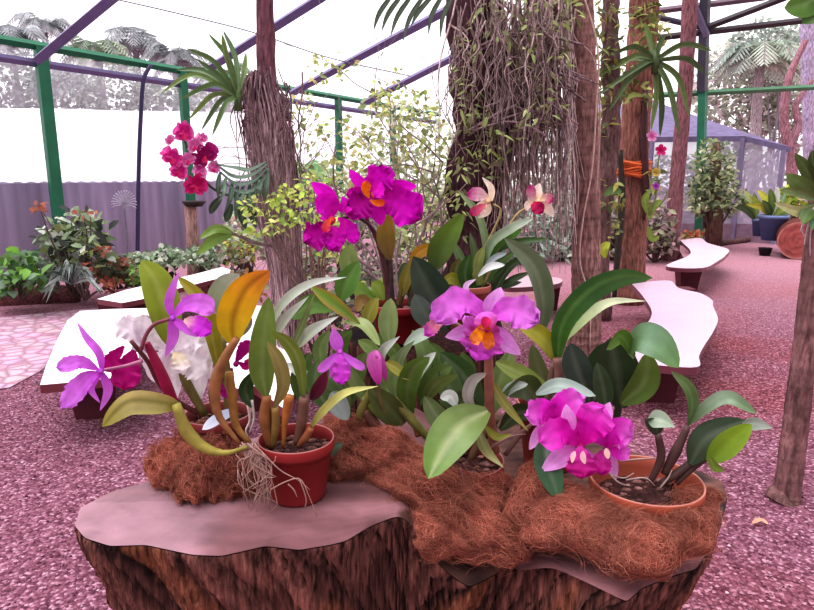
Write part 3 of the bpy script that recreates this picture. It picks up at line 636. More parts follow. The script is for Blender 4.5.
# ---- c: red pot with magenta flowers at the rear
c = root('potted_orchid', P(397, 340, 1.82), 'orchid in the red pot at the back with two hot magenta flowers on tall stems', 'orchid')
pot(c, (398, 303), 1.82, 28, zbase=1.024, col=C(150, 34, 46))
HOT = (C(204, 0, 170), C(232, 16, 214)); HOTD = (C(168, 0, 136), C(216, 6, 186))
stalk(c, 'flower_stem', [(389, 303), (386, 275), (378, 242), (366, 216), (372, 200)], (1.82, 1.76), [7, 6, 4, 4], C(98, 60, 62), n=18)
stalk(c, 'flower_stem', [(386, 285), (380, 250), (372, 228), (356, 217), (338, 219)], (1.82, 1.74), [5, 4, 3], C(90, 50, 66), n=16)
stalk(c, 'flower_stem', [(391, 304), (390, 280), (389, 254)], 1.81, [8, 7, 7], C(88, 60, 66))
BL(c, 'sheath', [(390, 260), (386, 240), (387, 224), (393, 210)], 1.79, 19, (C(120, 90, 50), C(176, 158, 46)), prof='lance', mat='leaf', fold=.4)
for pp, Yd, wv, cc, kw in (([(446, 330), (434, 300), (413, 256)], (1.76, 1.68), 40, C(66, 84, 70), dict(fold=.3, roll=12)), ([(440, 328), (424, 312), (415, 294)], 1.66, 24, C(106, 118, 110), dict(roll=-20)),
   ([(434, 270), (442, 246), (463, 214)], 1.8, 25, (C(70, 84, 40), C(104, 134, 44)), dict(fold=.3)), ([(410, 262), (420, 252), (434, 245)], 1.82, 12, C(206, 152, 44), {}),
   ([(402, 296), (406, 278), (414, 258)], 1.8, 13, C(156, 142, 60), {}), ([(375, 300), (360, 290), (352, 278)], 1.85, 14, C(140, 178, 80), {}), ([(384, 300), (378, 288), (372, 282)], 1.84, 15, C(160, 190, 80), {}),
   ([(418, 300), (408, 280), (404, 262)], 1.88, 20, C(90, 110, 84), {})):
    leaf(c, pp, Yd, wv, cc, **kw)
leaf(c, [(355, 280), (349, 262), (350, 244)], 1.95, 20, C(136, 158, 92)); leaf(c, [(372, 306), (362, 300), (357, 312)], 1.84, 12, C(180, 150, 90))
for pp, wv, cc in (([(398, 306), (402, 292), (404, 280)], [6, 8, 6], C(110, 90, 60)), ([(410, 306), (412, 288), (413, 262)], [6, 9, 6], C(96, 80, 62))):
    stalk(c, 'pseudobulb', pp, 1.81, wv, cc)
f = Flower(c, (374, 195), 1.74, HOT[0], 4, C(236, 130, 40))
f.sepal([(370, 193), (358, 181), (349, 169)], 12, HOT); f.sepal([(378, 194), (398, 188), (417, 186)], 17, HOT); f.sepal([(376, 197), (378, 211), (381, 226)], 18, HOT)
f.petal([(374, 194), (377, 182), (388, 169)], 36, HOT, ruffle=.3, rfreq=11); f.petal([(378, 196), (396, 201), (418, 217)], 46, HOT, ruffle=.28, rfreq=12)
f.lip([(372, 196), (362, 204), (349, 212)], 36, HOTD, ruffle=.38, rfreq=12)
f.petal([(371, 194), (362, 193), (347, 194)], 16, HOTD, ruffle=.2)
f.part('throat', [(369, 198), (366, 190), (367, 181)], 12, (C(240, 140, 20), C(236, 110, 30)), dy=(-.045, -.05), ruffle=.1)
f.part('throat', [(370, 200), (377, 203), (385, 202)], 9, (C(240, 140, 20), C(230, 90, 40)), dy=(-.045, -.05), ruffle=.1)
f.lip([(372, 192), (378, 190), (384, 196)], 18, HOT, ruffle=.1, dy=(-.03, -.06), prof='oval')
f = Flower(c, (332, 220), 1.72, HOT[0], 4, C(230, 80, 90))
f.sepal([(334, 212), (326, 195), (311, 182)], 18, HOT); f.petal([(334, 216), (326, 207), (317, 212)], 28, HOT, ruffle=.1, prof='oval'); f.petal([(338, 218), (350, 228), (354, 243)], 18, HOT, ruffle=.2, rfreq=10)
f.sepal([(344, 220), (341, 236), (333, 252)], 9, HOT, dy=(-.02, -.03)); f.sepal([(340, 212), (345, 204), (342, 196)], 10, HOT)
f.lip([(330, 222), (320, 233), (307, 240)], 34, HOTD, ruffle=.38, rfreq=12); f.lip([(334, 226), (334, 238), (330, 248)], 30, HOT, ruffle=.34, rfreq=12)
f.part('throat', [(331, 218), (327, 224), (325, 232)], 11, (C(240, 120, 60), C(230, 60, 110)), dy=(-.04, -.045), ruffle=.1)

# ---- h: rear right orchid, cream flowers
h = root('potted_orchid', P(462, 330, 1.98), 'strappy-leaved orchid at the back with two cream and magenta flowers', 'orchid')
pot(h, (466, 284), 1.98, 25, zbase=1.024, col=C(168, 92, 80))
for pp, Yd, wv, cc, kw in (
 ([(484, 285), (486, 250), (478, 215), (458, 191)], 2.0, 9, C(136, 156, 112), dict(prof='strap', roll=30)), ([(480, 285), (490, 246), (512, 228), (534, 218)], (1.98, 1.9), 10, (C(90, 124, 60), C(196, 206, 190)), dict(prof='strap', roll=-20)),
 ([(476, 286), (490, 250), (506, 236), (523, 229)], (1.98, 1.94), 13, C(92, 136, 52), dict(prof='strap')), ([(482, 288), (496, 252), (520, 242), (549, 239)], (2, 1.92), 8, C(70, 100, 50), dict(prof='strap', roll=-20)),
 ([(480, 285), (478, 264), (484, 246)], 1.96, 10, C(150, 160, 90), dict(prof='strap')), ([(471, 295), (465, 274), (470, 254)], 1.92, 15, C(60, 92, 36), {}),
 ([(478, 276), (490, 267), (505, 265)], (1.94, 1.86), 9, C(226, 230, 230), dict(roll=-30)), ([(484, 270), (494, 258), (507, 253)], 1.94, 6, C(180, 190, 196), dict(prof='strap')),
 ([(462, 292), (452, 278), (438, 286)], (1.95, 1.9), 12, C(164, 166, 58), {}), ([(490, 300), (506, 272), (524, 256)], 1.98, 7, C(58, 80, 44), dict(prof='strap')), ([(486, 300), (508, 282), (530, 272)], 2.0, 7, C(70, 92, 52), dict(prof='strap')),
 ([(470, 290), (462, 262), (452, 240)], 2.03, 9, C(112, 136, 92), dict(prof='strap')), ([(474, 290), (500, 286), (522, 282)], 2.0, 7, C(64, 84, 50), dict(prof='strap')),
 ([(480, 290), (494, 268), (516, 250)], 2.02, 9, C(84, 112, 56), dict(prof='strap')), ([(474, 290), (476, 262), (470, 232)], 2.04, 8, C(96, 116, 76), dict(prof='strap')),
 ([(478, 292), (514, 262), (534, 262)], 2.04, 7, C(66, 90, 50), dict(prof='strap')), ([(462, 292), (456, 272), (460, 258)], 2.0, 13, C(100, 96, 50), {})):
    leaf(h, pp, Yd, wv, cc, **kw)
for pp in ([(470, 288), (478, 262), (500, 215), (494, 204)], [(482, 288), (498, 250), (514, 218), (528, 207), (536, 202)]):
    stalk(h, 'flower_stem', pp, 1.97, [3, 2.4, 2], C(168, 146, 100), n=16)
CR = (C(240, 214, 190), C(246, 232, 222)); MT2 = (C(214, 90, 160), C(176, 10, 100))
f = Flower(h, (488, 201), 1.93, C(240, 205, 170), 3)
f.sepal([(491, 201), (491, 188), (482, 177)], 7, CR); f.petal([(489, 199), (480, 195), (468, 193)], 17, (C(244, 220, 200), C(240, 200, 210), C(200, 40, 150)), ruffle=.15); f.petal([(488, 202), (482, 206), (478, 214)], 14, CR, ruffle=.1)
f.lip([(486, 204), (478, 209), (470, 215)], 12, (C(220, 120, 140), C(166, 4, 92)), ruffle=.12); f.sepal([(489, 203), (487, 212), (478, 218)], 7, CR); f.sepal([(484, 196), (479, 191), (474, 190)], 8, (C(236, 190, 200), C(190, 20, 140)))
f = Flower(h, (538, 202), 1.92, C(242, 216, 170), 3.4)
f.sepal([(537, 200), (537, 192), (540, 183)], 11, CR); f.petal([(537, 200), (532, 196), (530, 185)], 12, (C(244, 220, 210), C(186, 20, 130)), ruffle=.1); f.petal([(540, 200), (546, 198), (553, 201)], 13, (C(244, 222, 190), C(190, 30, 130)), ruffle=.15)
f.sepal([(541, 204), (548, 209), (554, 217)], 10, CR); f.sepal([(534, 202), (528, 205), (527, 211)], 8, CR); f.lip([(534, 202), (536, 206), (543, 212)], 16, (C(196, 30, 90), C(160, 4, 84)), ruffle=.1)

# ---- d: centre orchid with lilac, yellow throated flower
d = root('potted_orchid', P(462, 490, 1.22), 'orchid in the middle of the stump with a large lilac flower, yellow and crimson throat', 'orchid')
pot(d, (462, 458), 1.22, 42, col=C(140, 52, 52))
leaf(d, [(488, 411), (464, 424), (445, 446), (428, 479)], (1.14, 1.05), 45, (C(116, 134, 70), C(130, 154, 92), C(112, 146, 66)), roll=14, fold=.28, mid=C(196, 204, 156))
for pp, Yd, wv, cc, kw in (
 ([(476, 414), (468, 396), (473, 380), (487, 373)], 1.15, 12, C(176, 172, 164), dict(fold=.5)), ([(491, 380), (505, 404), (529, 432)], (1.18, 1.14), 10, C(158, 158, 78), dict(prof='lance')),
 ([(478, 430), (486, 450), (504, 468)], (1.15, 1.08), 11, C(160, 160, 104), dict(prof='lance')), ([(484, 425), (497, 437), (512, 434)], 1.15, 8, C(164, 170, 66), dict(prof='lance')),
 ([(478, 415), (462, 402), (438, 400)], (1.2, 1.14), 22, C(76, 96, 50), {}), ([(456, 406), (450, 396), (440, 398)], 1.13, 13, C(206, 214, 206), {}),
 ([(496, 362), (522, 374), (550, 390)], (1.25, 1.22), 17, C(146, 162, 84), {}), ([(542, 408), (525, 386), (503, 393)], (1.22, 1.16), 26, C(80, 98, 52), dict(fold=.4)),
 ([(500, 400), (512, 388), (528, 384)], 1.17, 12, C(176, 188, 176), dict(roll=-30)), ([(536, 394), (560, 386), (596, 396)], (1.14, 1.1), 17, C(160, 178, 168), dict(roll=-30)),
 ([(460, 440), (440, 420), (424, 396)], (1.24, 1.3), 22, C(92, 106, 58), {}), ([(470, 430), (450, 390), (446, 360)], (1.28, 1.33), 26, C(80, 100, 56), dict(roll=18)),
 ([(480, 430), (466, 380), (440, 352)], (1.3, 1.36), 28, C(60, 84, 44), dict(roll=-12)), ([(500, 430), (520, 412), (540, 418)], (1.25, 1.2), 18, C(66, 78, 44), {}),
 ([(450, 438), (436, 440), (430, 430)], 1.27, 14, C(100, 112, 60), {}), ([(486, 420), (500, 380), (512, 350)], (1.3, 1.35), 24, C(112, 130, 70), dict(roll=20))):
    leaf(d, pp, Yd, wv, cc, **kw)
stalk(d, 'flower_stem', [(495, 452), (490, 415), (489, 380), (488, 335)], (1.19, 1.15), [10, 10, 10, 7], C(150, 100, 84), n=16)
for pp, wv, cc in (([(470, 460), (484, 435), (497, 418)], [7, 11, 8], C(110, 84, 62)), ([(450, 458), (446, 436), (452, 410)], [7, 10, 7], C(112, 100, 60)), ([(505, 455), (520, 435), (532, 424)], [5, 6, 4], C(120, 84, 78))):
    stalk(d, 'pseudobulb', pp, 1.2, wv, cc)
roots(d, [([(490, 448), (505, 440), (520, 428)], 1.15), ([(492, 446), (512, 436), (526, 434)], 1.14), ([(460, 468), (465, 485), (468, 500)], 1.12)], col=C(150, 112, 112), w=2)
LI = (C(216, 84, 212), C(230, 140, 232)); LI2 = (C(214, 124, 216), C(236, 176, 238))
f = Flower(d, (486, 324), 1.12, C(196, 20, 110), 4.5)
f.sepal([(488, 318), (495, 303), (501, 287)], 22, LI2); f.sepal([(490, 328), (504, 341), (521, 355)], 19, LI2); f.sepal([(480, 330), (463, 333), (445, 337)], 17, LI2)
f.petal([(484, 319), (470, 304), (452, 304), (437, 322)], 38, LI, ruffle=.26, rfreq=11, roll=10); f.petal([(489, 318), (511, 310), (537, 322)], 40, LI, ruffle=.24, rfreq=11, roll=-10)
f.lip([(486, 318), (484, 335), (478, 358)], 50, (C(206, 30, 110), C(224, 110, 206), C(214, 84, 212)), ruffle=.3, rfreq=10)
f.lip([(478, 330), (470, 324), (466, 316)], 16, LI, ruffle=.18, dy=(-.01, -.03)); f.lip([(484, 312), (486, 322), (488, 332)], 24, (C(210, 120, 216), C(176, 10, 90)), ruffle=.08, dy=(-.02, -.055), prof='oval')
f.part('throat', [(485, 322), (479, 333), (473, 343)], 16, (C(170, 10, 60), C(244, 166, 24), C(236, 150, 90)), dy=(-.05, -.045), ruffle=.2); f.part('throat', [(487, 324), (488, 336), (489, 349)], 15, (C(170, 10, 60), C(240, 140, 24), C(236, 150, 90)), dy=(-.052, -.046), ruffle=.2)
f.part('throat', [(489, 318), (486, 322), (484, 328)], 11, (C(200, 30, 110), C(160, 6, 60)), dy=(-.055, -.07), prof='oval')
f = Flower(d, (444, 322), 1.16, C(200, 90, 200), 3)
f.sepal([(470, 300), (466, 286), (476, 279)], 6, (C(210, 150, 220), C(240, 220, 240)), dy=(.01, .01)); f.petal([(462, 318), (446, 312), (432, 322)], 24, LI, ruffle=.2); f.lip([(444, 320), (434, 326), (425, 334)], 18, (C(236, 180, 120), C(196, 50, 190)), ruffle=.25); f.petal([(450, 318), (440, 308), (434, 304)], 16, LI, ruffle=.2)
stalk(d, 'flower_stem', [(489, 366), (478, 345), (460, 326), (444, 322)], (1.18, 1.17), 4, C(150, 130, 100))

# ---- f: tall rear right orchid with big leaves + pink cluster
q = root('potted_orchid', P(550, 450, 1.42), 'tall orchid right of centre with big arching green leaves and a pink flower cluster', 'orchid')
pot(q, (553, 400), 1.42, 36, col=TERR)
for pp, Yd, wv, cc, kw in (
 ([(557, 362), (563, 322), (590, 290), (622, 276), (653, 278)], (1.4, 1.28), 26, (C(86, 130, 50), C(66, 112, 58), C(92, 130, 74)), dict(roll=25, fold=.3, mid=C(120, 160, 90))),
 ([(566, 340), (588, 316), (612, 302), (647, 301)], (1.42, 1.4), 12, (C(150, 170, 110), C(206, 206, 180)), dict(prof='lance', roll=-30)),
 ([(557, 362), (543, 338), (516, 322)], (1.4, 1.38), 20, C(168, 164, 52), dict(roll=20)), ([(540, 336), (543, 300), (532, 264), (504, 238)], (1.46, 1.4), 24, C(116, 130, 100), dict(roll=28, fold=.4)),
 ([(590, 402), (577, 368), (570, 343)], 1.34, 28, C(70, 84, 74), dict(fold=.2)), ([(622, 408), (616, 368), (610, 338)], 1.36, 44, C(52, 68, 42), dict(fold=.3)),
 ([(600, 400), (602, 368), (606, 342)], 1.4, 32, C(60, 80, 48), {}), ([(606, 410), (603, 386), (597, 362)], 1.3, 19, C(70, 90, 62), dict(fold=.3)),
 ([(621, 404), (644, 382), (648, 352)], 1.33, 28, C(98, 122, 48), dict(roll=15)), ([(628, 352), (640, 338), (660, 345), (679, 368)], (1.3, 1.18), 34, (C(86, 116, 62), C(116, 148, 116), C(100, 136, 78)), dict(roll=-12, fold=.15)),  # paler middle of the second leaf is painted sheen
 ([(634, 358), (620, 336), (606, 350)], (1.3, 1.26), 16, C(112, 146, 60), dict(fold=.5)), ([(545, 438), (548, 464), (559, 500)], (1.1, 1.03), 27, C(64, 98, 66), dict(fold=.25)),
 ([(556, 400), (540, 372), (532, 344)], 1.45, 18, C(110, 120, 76), dict(roll=-15))):
    leaf(q, pp, Yd, wv, cc, **kw)
for pp, wv, cc in (([(562, 405), (559, 382), (558, 358)], [10, 13, 11], C(128, 92, 84)), ([(546, 405), (550, 384), (553, 364)], [6, 7, 6], C(112, 84, 74)), ([(590, 404), (612, 428), (618, 410), (620, 396)], [6, 7, 8, 6], C(66, 70, 48)), ([(575, 405), (588, 402), (600, 396)], [7, 9, 7], C(90, 80, 60))):
    stalk(q, 'pseudobulb', pp, 1.38, wv, cc)
stalk(q, 'flower_stem', [(566, 404), (574, 416), (580, 430), (582, 440)], (1.38, 1.1), [6, 5, 4], C(120, 100, 70))
PK = (C(206, 6, 166), C(226, 40, 200), C(234, 130, 226)); PKD = (C(196, 0, 146), C(216, 20, 180), C(232, 96, 214)); PAL = (C(228, 120, 216), C(240, 180, 240))
def cluster():
    f = Flower(q, (554, 422), 1.1, C(170, 10, 90), 3.6)
    f.petal([(553, 422), (543, 411), (526, 415)], 34, PK, ruffle=.18); f.petal([(556, 420), (564, 406), (584, 398)], 36, PK, ruffle=.18); f.sepal([(556, 418), (558, 404), (562, 389)], 16, PAL)
    f.sepal([(571, 430), (568, 418), (566, 404)], 15, PAL, dy=(-.05, -.05)); f.sepal([(552, 425), (540, 434), (529, 450)], 15, PAL); f.lip([(554, 422), (549, 428), (544, 434)], 18, (C(240, 200, 220), C(206, 50, 180)), ruffle=.15)
    f = Flower(q, (581, 446), 1.05, C(180, 20, 120), 4)
    f.petal([(579, 444), (562, 432), (540, 441)], 38, PKD, ruffle=.15); f.petal([(583, 444), (592, 424), (604, 408)], 46, PKD, ruffle=.15); f.sepal([(577, 450), (560, 458), (541, 471)], 20, PAL); f.sepal([(594, 428), (604, 416), (610, 402)], 17, PAL)
    f.sepal([(583, 450), (592, 462), (598, 470)], 12, PAL); f.lip([(580, 446), (581, 462), (582, 477)], 36, (C(206, 60, 170), C(186, 6, 130)), ruffle=.2)
    f.part('side_lobe', [(575, 451), (573, 456), (572, 463)], 5, (C(236, 180, 200), C(240, 216, 200)), dy=(-.04, -.045), prof='oval'); f.part('side_lobe', [(583, 451), (583, 457), (585, 464)], 6, (C(236, 180, 200), C(240, 216, 200)), dy=(-.04, -.045), prof='oval')
    f = Flower(q, (607, 449), 1.07, C(190, 40, 150), 3.6)
    f.petal([(608, 446), (616, 432), (631, 436)], 38, PK, ruffle=.16); f.petal([(606, 446), (600, 436), (592, 430)], 24, PK, ruffle=.16); f.sepal([(608, 452), (611, 465), (616, 480)], 14, PAL); f.petal([(609, 448), (618, 452), (630, 452)], 20, PK, ruffle=.14)
    f.lip([(606, 450), (602, 460), (600, 474)], 24, (C(200, 60, 160), C(186, 10, 140)), ruffle=.2); f.part('side_lobe', [(606, 448), (607, 453), (608, 459)], 6, (C(240, 196, 200), C(244, 220, 196)), dy=(-.04, -.045), prof='oval')
cluster()

# ---- e: right pot
e = root('potted_orchid', P(648, 530, 1.08), 'leafy orchid without flowers in the large terracotta pot at the right end', 'orchid')
pot(e, (646, 478), 1.08, 55, col=C(172, 88, 68), taper=.7, sink=.022)
DG = C(66, 84, 60)
for pp, Yd, wv, cc, kw in (
 ([(688, 425), (692, 404), (687, 386), (671, 371)], (1.08, 1.05), 13, C(112, 142, 86), dict(roll=25, fold=.4)), ([(688, 425), (708, 407), (730, 398), (757, 414)], (1.08, 1.0), 16, (C(96, 120, 76), C(140, 160, 136), C(112, 140, 96)), dict(roll=-25, fold=.3)),  # second leaf has its sheen painted in as a greyer middle
 ([(690, 464), (708, 437), (746, 420)], (1.06, 1.04), 28, DG, dict(roll=-10, fold=.1)), ([(708, 462), (728, 444), (752, 424)], (1.03, 1.0), 24, (C(110, 136, 40), C(136, 166, 46)), dict(fold=.2)), ([(742, 424), (756, 424), (773, 428)], 1.03, 13, C(172, 182, 170), dict(prof='lance')),
 ([(709, 456), (714, 466), (724, 471)], 1.0, 9, C(122, 146, 52), {}), ([(658, 434), (655, 424), (645, 419)], (1.06, 1.02), 17, C(60, 76, 56), dict(fold=.3)), ([(648, 420), (660, 420), (675, 427)], (1.03, 1.0), 19, C(156, 172, 150), dict(roll=-15, prof='lance'))):
    leaf(e, pp, Yd, wv, cc, **kw)
for pp, wv in (([(664, 474), (675, 453), (688, 426)], [7, 11, 6]), ([(650, 482), (661, 458), (658, 434)], [6, 9, 7]), ([(660, 484), (676, 474), (692, 462)], [6, 9, 7]), ([(676, 484), (688, 472), (700, 462), (710, 457)], [5, 7, 6])):
    stalk(e, 'pseudobulb', pp, 1.07, wv, C(84, 58, 56))
roots(e, [([(600, 462), (610, 474), (624, 478), (634, 473)], 1.05), ([(620, 461), (640, 459), (658, 458)], 1.1), ([(606, 470), (618, 482), (630, 486)], 1.04), ([(626, 480), (645, 478), (655, 486)], 1.06), ([(660, 488), (668, 478), (672, 470)], 1.06)], col=C(176, 150, 146), w=2.2)

# =================================================================== BENCHES
def bench(poly, peds, label, sharp=False, z=.38, th=.05, rim=C(120, 52, 62), topc=C(250, 240, 250)):
    pts = [G(x, y, z) for x, y in poly]; pts.append(pts[0]); D = []
    sm = pts[:-1] if sharp else spline(pts, len(poly)*5+1)[:-1]; n = len(sm)
    c = sum(sm, Vector())/n; rt = root('bench', (c.x, c.y, 0), label, 'bench', 'white concrete garden benches')
    ar = sum(sm[i].x*sm[(i+1) % n].y-sm[(i+1) % n].x*sm[i].y for i in range(n))
    if ar < 0: sm = sm[::-1]
    mb = MB(); vs = sm+[p+Vector((0, 0, -th)) for p in sm]
    mb.add(vs[:n], [tuple(range(n))], topc)
    mb.add(vs, [(i, n+i, n+(i+1) % n, (i+1) % n) for i in range(n)]+[tuple(range(n, 2*n))[::-1]], rim)
    mb.build('seat', 'concrete', rt, smooth=False, origin=(c.x, c.y, z-th))
    for (x, y, wm, dm, rz) in peds:
        g0 = G(x, y, 0); mb = MB(); vs = []
        for zz, k in ((0, .72), (z-th, 1.0)):
            for sx_, sy_ in ((-1, -1), (1, -1), (1, 1), (-1, 1)):
                vx, vy = sx_*wm/2*k, sy_*dm/2*k; vs.append((g0.x+vx*math.cos(rz)-vy*math.sin(rz), g0.y+dm/2+vx*math.sin(rz)+vy*math.cos(rz), zz))
        mb.add(vs, [(3, 2, 1, 0), (4, 5, 6, 7), (0, 1, 5, 4), (1, 2, 6, 5), (2, 3, 7, 6), (3, 0, 4, 7)], C(98, 44, 56))
        mb.build('pedestal', 'plain', rt, smooth=False)
bench([(40, 385), (46, 366), (58, 338), (68, 320), (80, 311), (110, 309), (150, 308), (150, 316), (142, 340), (138, 362), (140, 376), (112, 378), (75, 382)], [(88, 421, .26, .2, .1), (115, 335, .3, .25, 0)], 'white topped bench at far left with its near end behind the lilac flower', sharp=True)
bench([(97, 299), (125, 290), (160, 282), (195, 274), (222, 267), (231, 270), (228, 276), (200, 283), (172, 290), (143, 299), (122, 303)], [(138, 320, .42, .18, .9), (215, 300, .4, .18, .9)], 'long white topped bench along the left planting bed', sharp=True)
bench([(212, 318), (232, 308), (262, 306), (282, 318), (288, 345), (294, 380), (289, 408), (272, 400), (254, 386), (236, 388), (226, 366), (216, 345)], [(262, 412, .34, .22, .2)], 'white topped bench behind the left pots, seen in gaps between leaves')
bench([(632, 284), (654, 281), (671, 281), (679, 288), (700, 293), (712, 300), (713, 306), (718, 319), (713, 332), (704, 346), (699, 356), (697, 367), (655, 365), (622, 362), (631, 336), (642, 327), (650, 319), (651, 309), (641, 294)],
      [(662, 404, .26, .2, 0), (680, 320, .3, .2, 0)], 'wavy edged pinkish white bench on the right, nearest one', topc=C(206, 178, 200), rim=C(118, 58, 74))
bench([(680, 240), (700, 238), (708, 243), (728, 249), (726, 255), (718, 261), (702, 268), (666, 266), (688, 256), (690, 250), (684, 244)], [(690, 291, .3, .22, 0)], 'wavy edged white bench farther back on the right by the thin trunk', topc=C(216, 190, 206), rim=C(118, 58, 74))
bench([(500, 278), (530, 276), (559, 278), (560, 283), (540, 286), (505, 287)], [(551, 311, .2, .2, 0)], 'small bench end left of the ringed trunk in the middle distance', topc=C(186, 150, 165), rim=C(120, 70, 80))

# =================================================================== TREES near
def trunk(par, name, pp, Y, wpx, col, mat='bark', seg=16, n=40, wob=.18, var=.25, label=None, ring=0.0):
    pts = spline(pxpts(pp, Y), n); rad = []; cols = []
    for i, p in enumerate(pts):
        u = i/(n-1)*(len(wpx)-1); k = min(int(u), len(wpx)-2); wv = wpx[k]+(wpx[k+1]-wpx[k])*(u-k)
        rad.append(wv*.5*(p-EYEV).dot(FW)/FPX*(1+ring*.05*math.sin(p.z*70))); cols.append(mul(col, (1+var*noise.noise(p*5))*(1-ring*(1 if (p.z*11+noise.noise(p*9)*.6) % 1 < .22 else 0))))
    mb = MB(); mb.tube(pts, rad, cols, seg=seg, wob=wob, wfreq=4)
    return mb.build(name, mat, par, label, origin=pts[-1])
def strands(par, name, n, xr, y0r, y1r, Y, w, cols, seed=1, kind=None, drift=8, mat='bark', wiggle=4):
    rnd = random.Random(seed); mb = MB()
    for i in range(n):
        x = rnd.uniform(*xr); y0 = rnd.uniform(*y0r); y1 = rnd.uniform(*y1r); dy = rnd.uniform(-.15, .15); dx = rnd.uniform(-drift, drift); k = 5
        pp = [(x+dx*j/k+rnd.uniform(-wiggle, wiggle), y0+(y1-y0)*j/k) for j in range(k+1)]
        pts = spline(pxpts(pp, Y+dy), 12); r = M(x, y0, Y, rnd.uniform(*w)*.5)
        mb.tube(pts, [r*(1-.5*j/11) for j in range(12)], mul(mix(cols[0], cols[1], rnd.random()), rnd.uniform(.8, 1.1)), seg=4, cap=False)
    return mb.build(name, mat, par, kind=kind)
def base_xy(px, py, Y): p = P(px, py, Y); return (p.x, p.y, 0)
def base_py(px, Y):      # pixel row where z = 0 at that depth
    el = math.atan2(EYE, Y); return CY+FPX*math.tan(el-PITCH)

Y1 = 4.2; t1 = root('tree', base_xy(288, 400, Y1), 'tree with a thin reddish trunk wrapped lower down in hanging roots, left of centre', 'tree')
trunk(t1, 'trunk', [(264, -60), (265, 0), (267, 80), (271, 150), (277, 230), (287, 310), (290, base_py(290, Y1))], Y1, [15, 17, 20, 32, 27, 22, 26], C(126, 86, 96))
def wrap(par, name, n, Y, ctl, yr, w, cols, seed):
    """roots running down a trunk; ctl = (row, centre, half width)"""
    rnd = random.Random(seed); mb = MB()
    def at(y):
        for (y0, c0, h0), (y1, c1, h1) in zip(ctl[:-1], ctl[1:]):
            if y <= y1: t = max(0, (y-y0)/(y1-y0)); return c0+(c1-c0)*t, h0+(h1-h0)*t
        return ctl[-1][1], ctl[-1][2]
    for i in range(n):
        u = rnd.uniform(-1, 1); ya = rnd.uniform(yr[0], yr[0]+(yr[1]-yr[0])*.55); yb = rnd.uniform(ya+40, yr[1]); pp = []
        for j in range(7):
            y = ya+(yb-ya)*j/6; c, h = at(y); u = max(-1.15, min(1.15, u+rnd.uniform(-.16, .16))); pp.append((c+u*h, y, -math.sqrt(max(0, 1.2-u*u))*.16))
        pts = spline(pxpts(pp, Y), 16); r = M(pp[0][0], ya, Y, rnd.uniform(*w)*.5)
        mb.tube(pts, [r*(1-.5*j/15) for j in range(16)], mul(mix(cols[0], cols[1], rnd.random()), rnd.uniform(.7, 1.1)), seg=4, cap=False)
    return mb.build(name, 'bark', par, kind='stuff')
wrap(t1, 'root_wrapping', 330, Y1, [(60, 264, 10), (85, 262, 20), (120, 268, 25), (200, 276, 20), (260, 285, 15), (330, 290, 13), (380, 291, 14)], (66, 372), (.8, 2.1), (C(116, 86, 94), C(206, 176, 180)), 4)
mb = MB()
for (x, y, r) in ((258, 94, 15), (266, 112, 19), (260, 128, 16), (272, 150, 17)):
    mb.ball(P(x, y, Y1), (M(x, y, Y1, r), .12, M(x, y, Y1, r*1.25)), C(92, 60, 70), 20, 14, wob=.55, fr=4)
mb.build('root_ball', 'bark', t1)
strands(t1, 'loose_root', 24, (238, 300), (70, 110), (130, 200), Y1-.18, (1, 2), (C(120, 90, 96), C(170, 140, 146)), seed=6, drift=14, wiggle=7)

def strap_plant(name, c, tips, Y, w, cols, label, cat='orchid', par_roots=True):
    rt = root(name, P(c[0], c[1], Y), label, cat)
    mb = MB(); mb.tube(pxpts([(c[0], c[1]+14), c, (c[0], c[1]-10)], Y), [M(*c, Y, 4), M(*c, Y, 4), M(*c, Y, 2)], mul(cols[0], .6), seg=8); mb.build('stem', 'stalk', rt)
    for i, (mx_, my_, tx, ty) in enumerate(tips):
        leaf(rt, [c, (mx_, my_, -.1*math.sin(i*2.3)), (tx, ty, -.16*math.sin(i*2.3))], Y, w, (mul(cols[0], .8), cols[i % len(cols)]), prof='strap', fold=.5, roll=(i*37) % 50-25, mid=mul(cols[0], .7))
    return rt
strap_plant('strap_leaf_orchid', (238, 97), [(230, 60, 208, 33), (226, 55, 222, 34), (236, 60, 223, 30), (215, 62, 186, 48), (196, 75, 161, 93), (205, 72, 176, 70), (214, 84, 179, 100), (214, 94, 188, 120), (222, 100, 201, 131), (226, 104, 212, 136), (244, 75, 246, 52), (220, 76, 195, 58)],
            Y1-.25, 5.2, (C(110, 138, 84), C(146, 168, 100), C(96, 120, 88)), 'strap leaved air orchid growing from the left side of the root wrapped trunk')
fr = root('hanging_fern', P(262, 172, 3.95), 'dark green frond with drooping leaflets beside the magenta orchid spray', 'fern')
FG = C(98, 124, 104)
for j, (pp, nl) in enumerate((([(268, 164), (250, 176), (232, 176), (212, 160)], 0), ([(268, 168), (252, 182), (236, 184), (220, 172)], 9), ([(268, 174), (254, 190), (240, 192), (226, 184)], 8), ([(266, 162), (250, 170), (236, 168), (216, 164)], 0))):
    stalk(fr, 'rachis', pp, 3.95-.04*j, 2, C(70, 90, 74))
    leaf(fr, [pp[0], pp[1], pp[2], pp[3]], 3.9-.05*j, 6, FG, prof='lance', roll=50)
    ps = spline([Vector((x, y, 0)) for x, y in pp], max(nl, 2))
    for i, v in enumerate(ps if nl else []):
        ln = 24+9*math.sin(i*2.3+j); leaf(fr, [(v.x, v.y), (v.x-2, v.y+ln*.5, -.05), (v.x-5+4*math.sin(i*1.7), v.y+ln, -.03)], 3.95-.08*j, 5, mul(FG, .8+.3*((i*5) % 4)/4), prof='lance', roll=30*math.sin(i*2), nl=8, nw=4)
for pp in ([(246, 206), (252, 214), (256, 228)], [(232, 204), (228, 214), (226, 222)], [(240, 204), (242, 216), (246, 230)], [(222, 196), (214, 206), (210, 214)]):
    leaf(fr, pp, 3.92, 8, C(66, 88, 66))
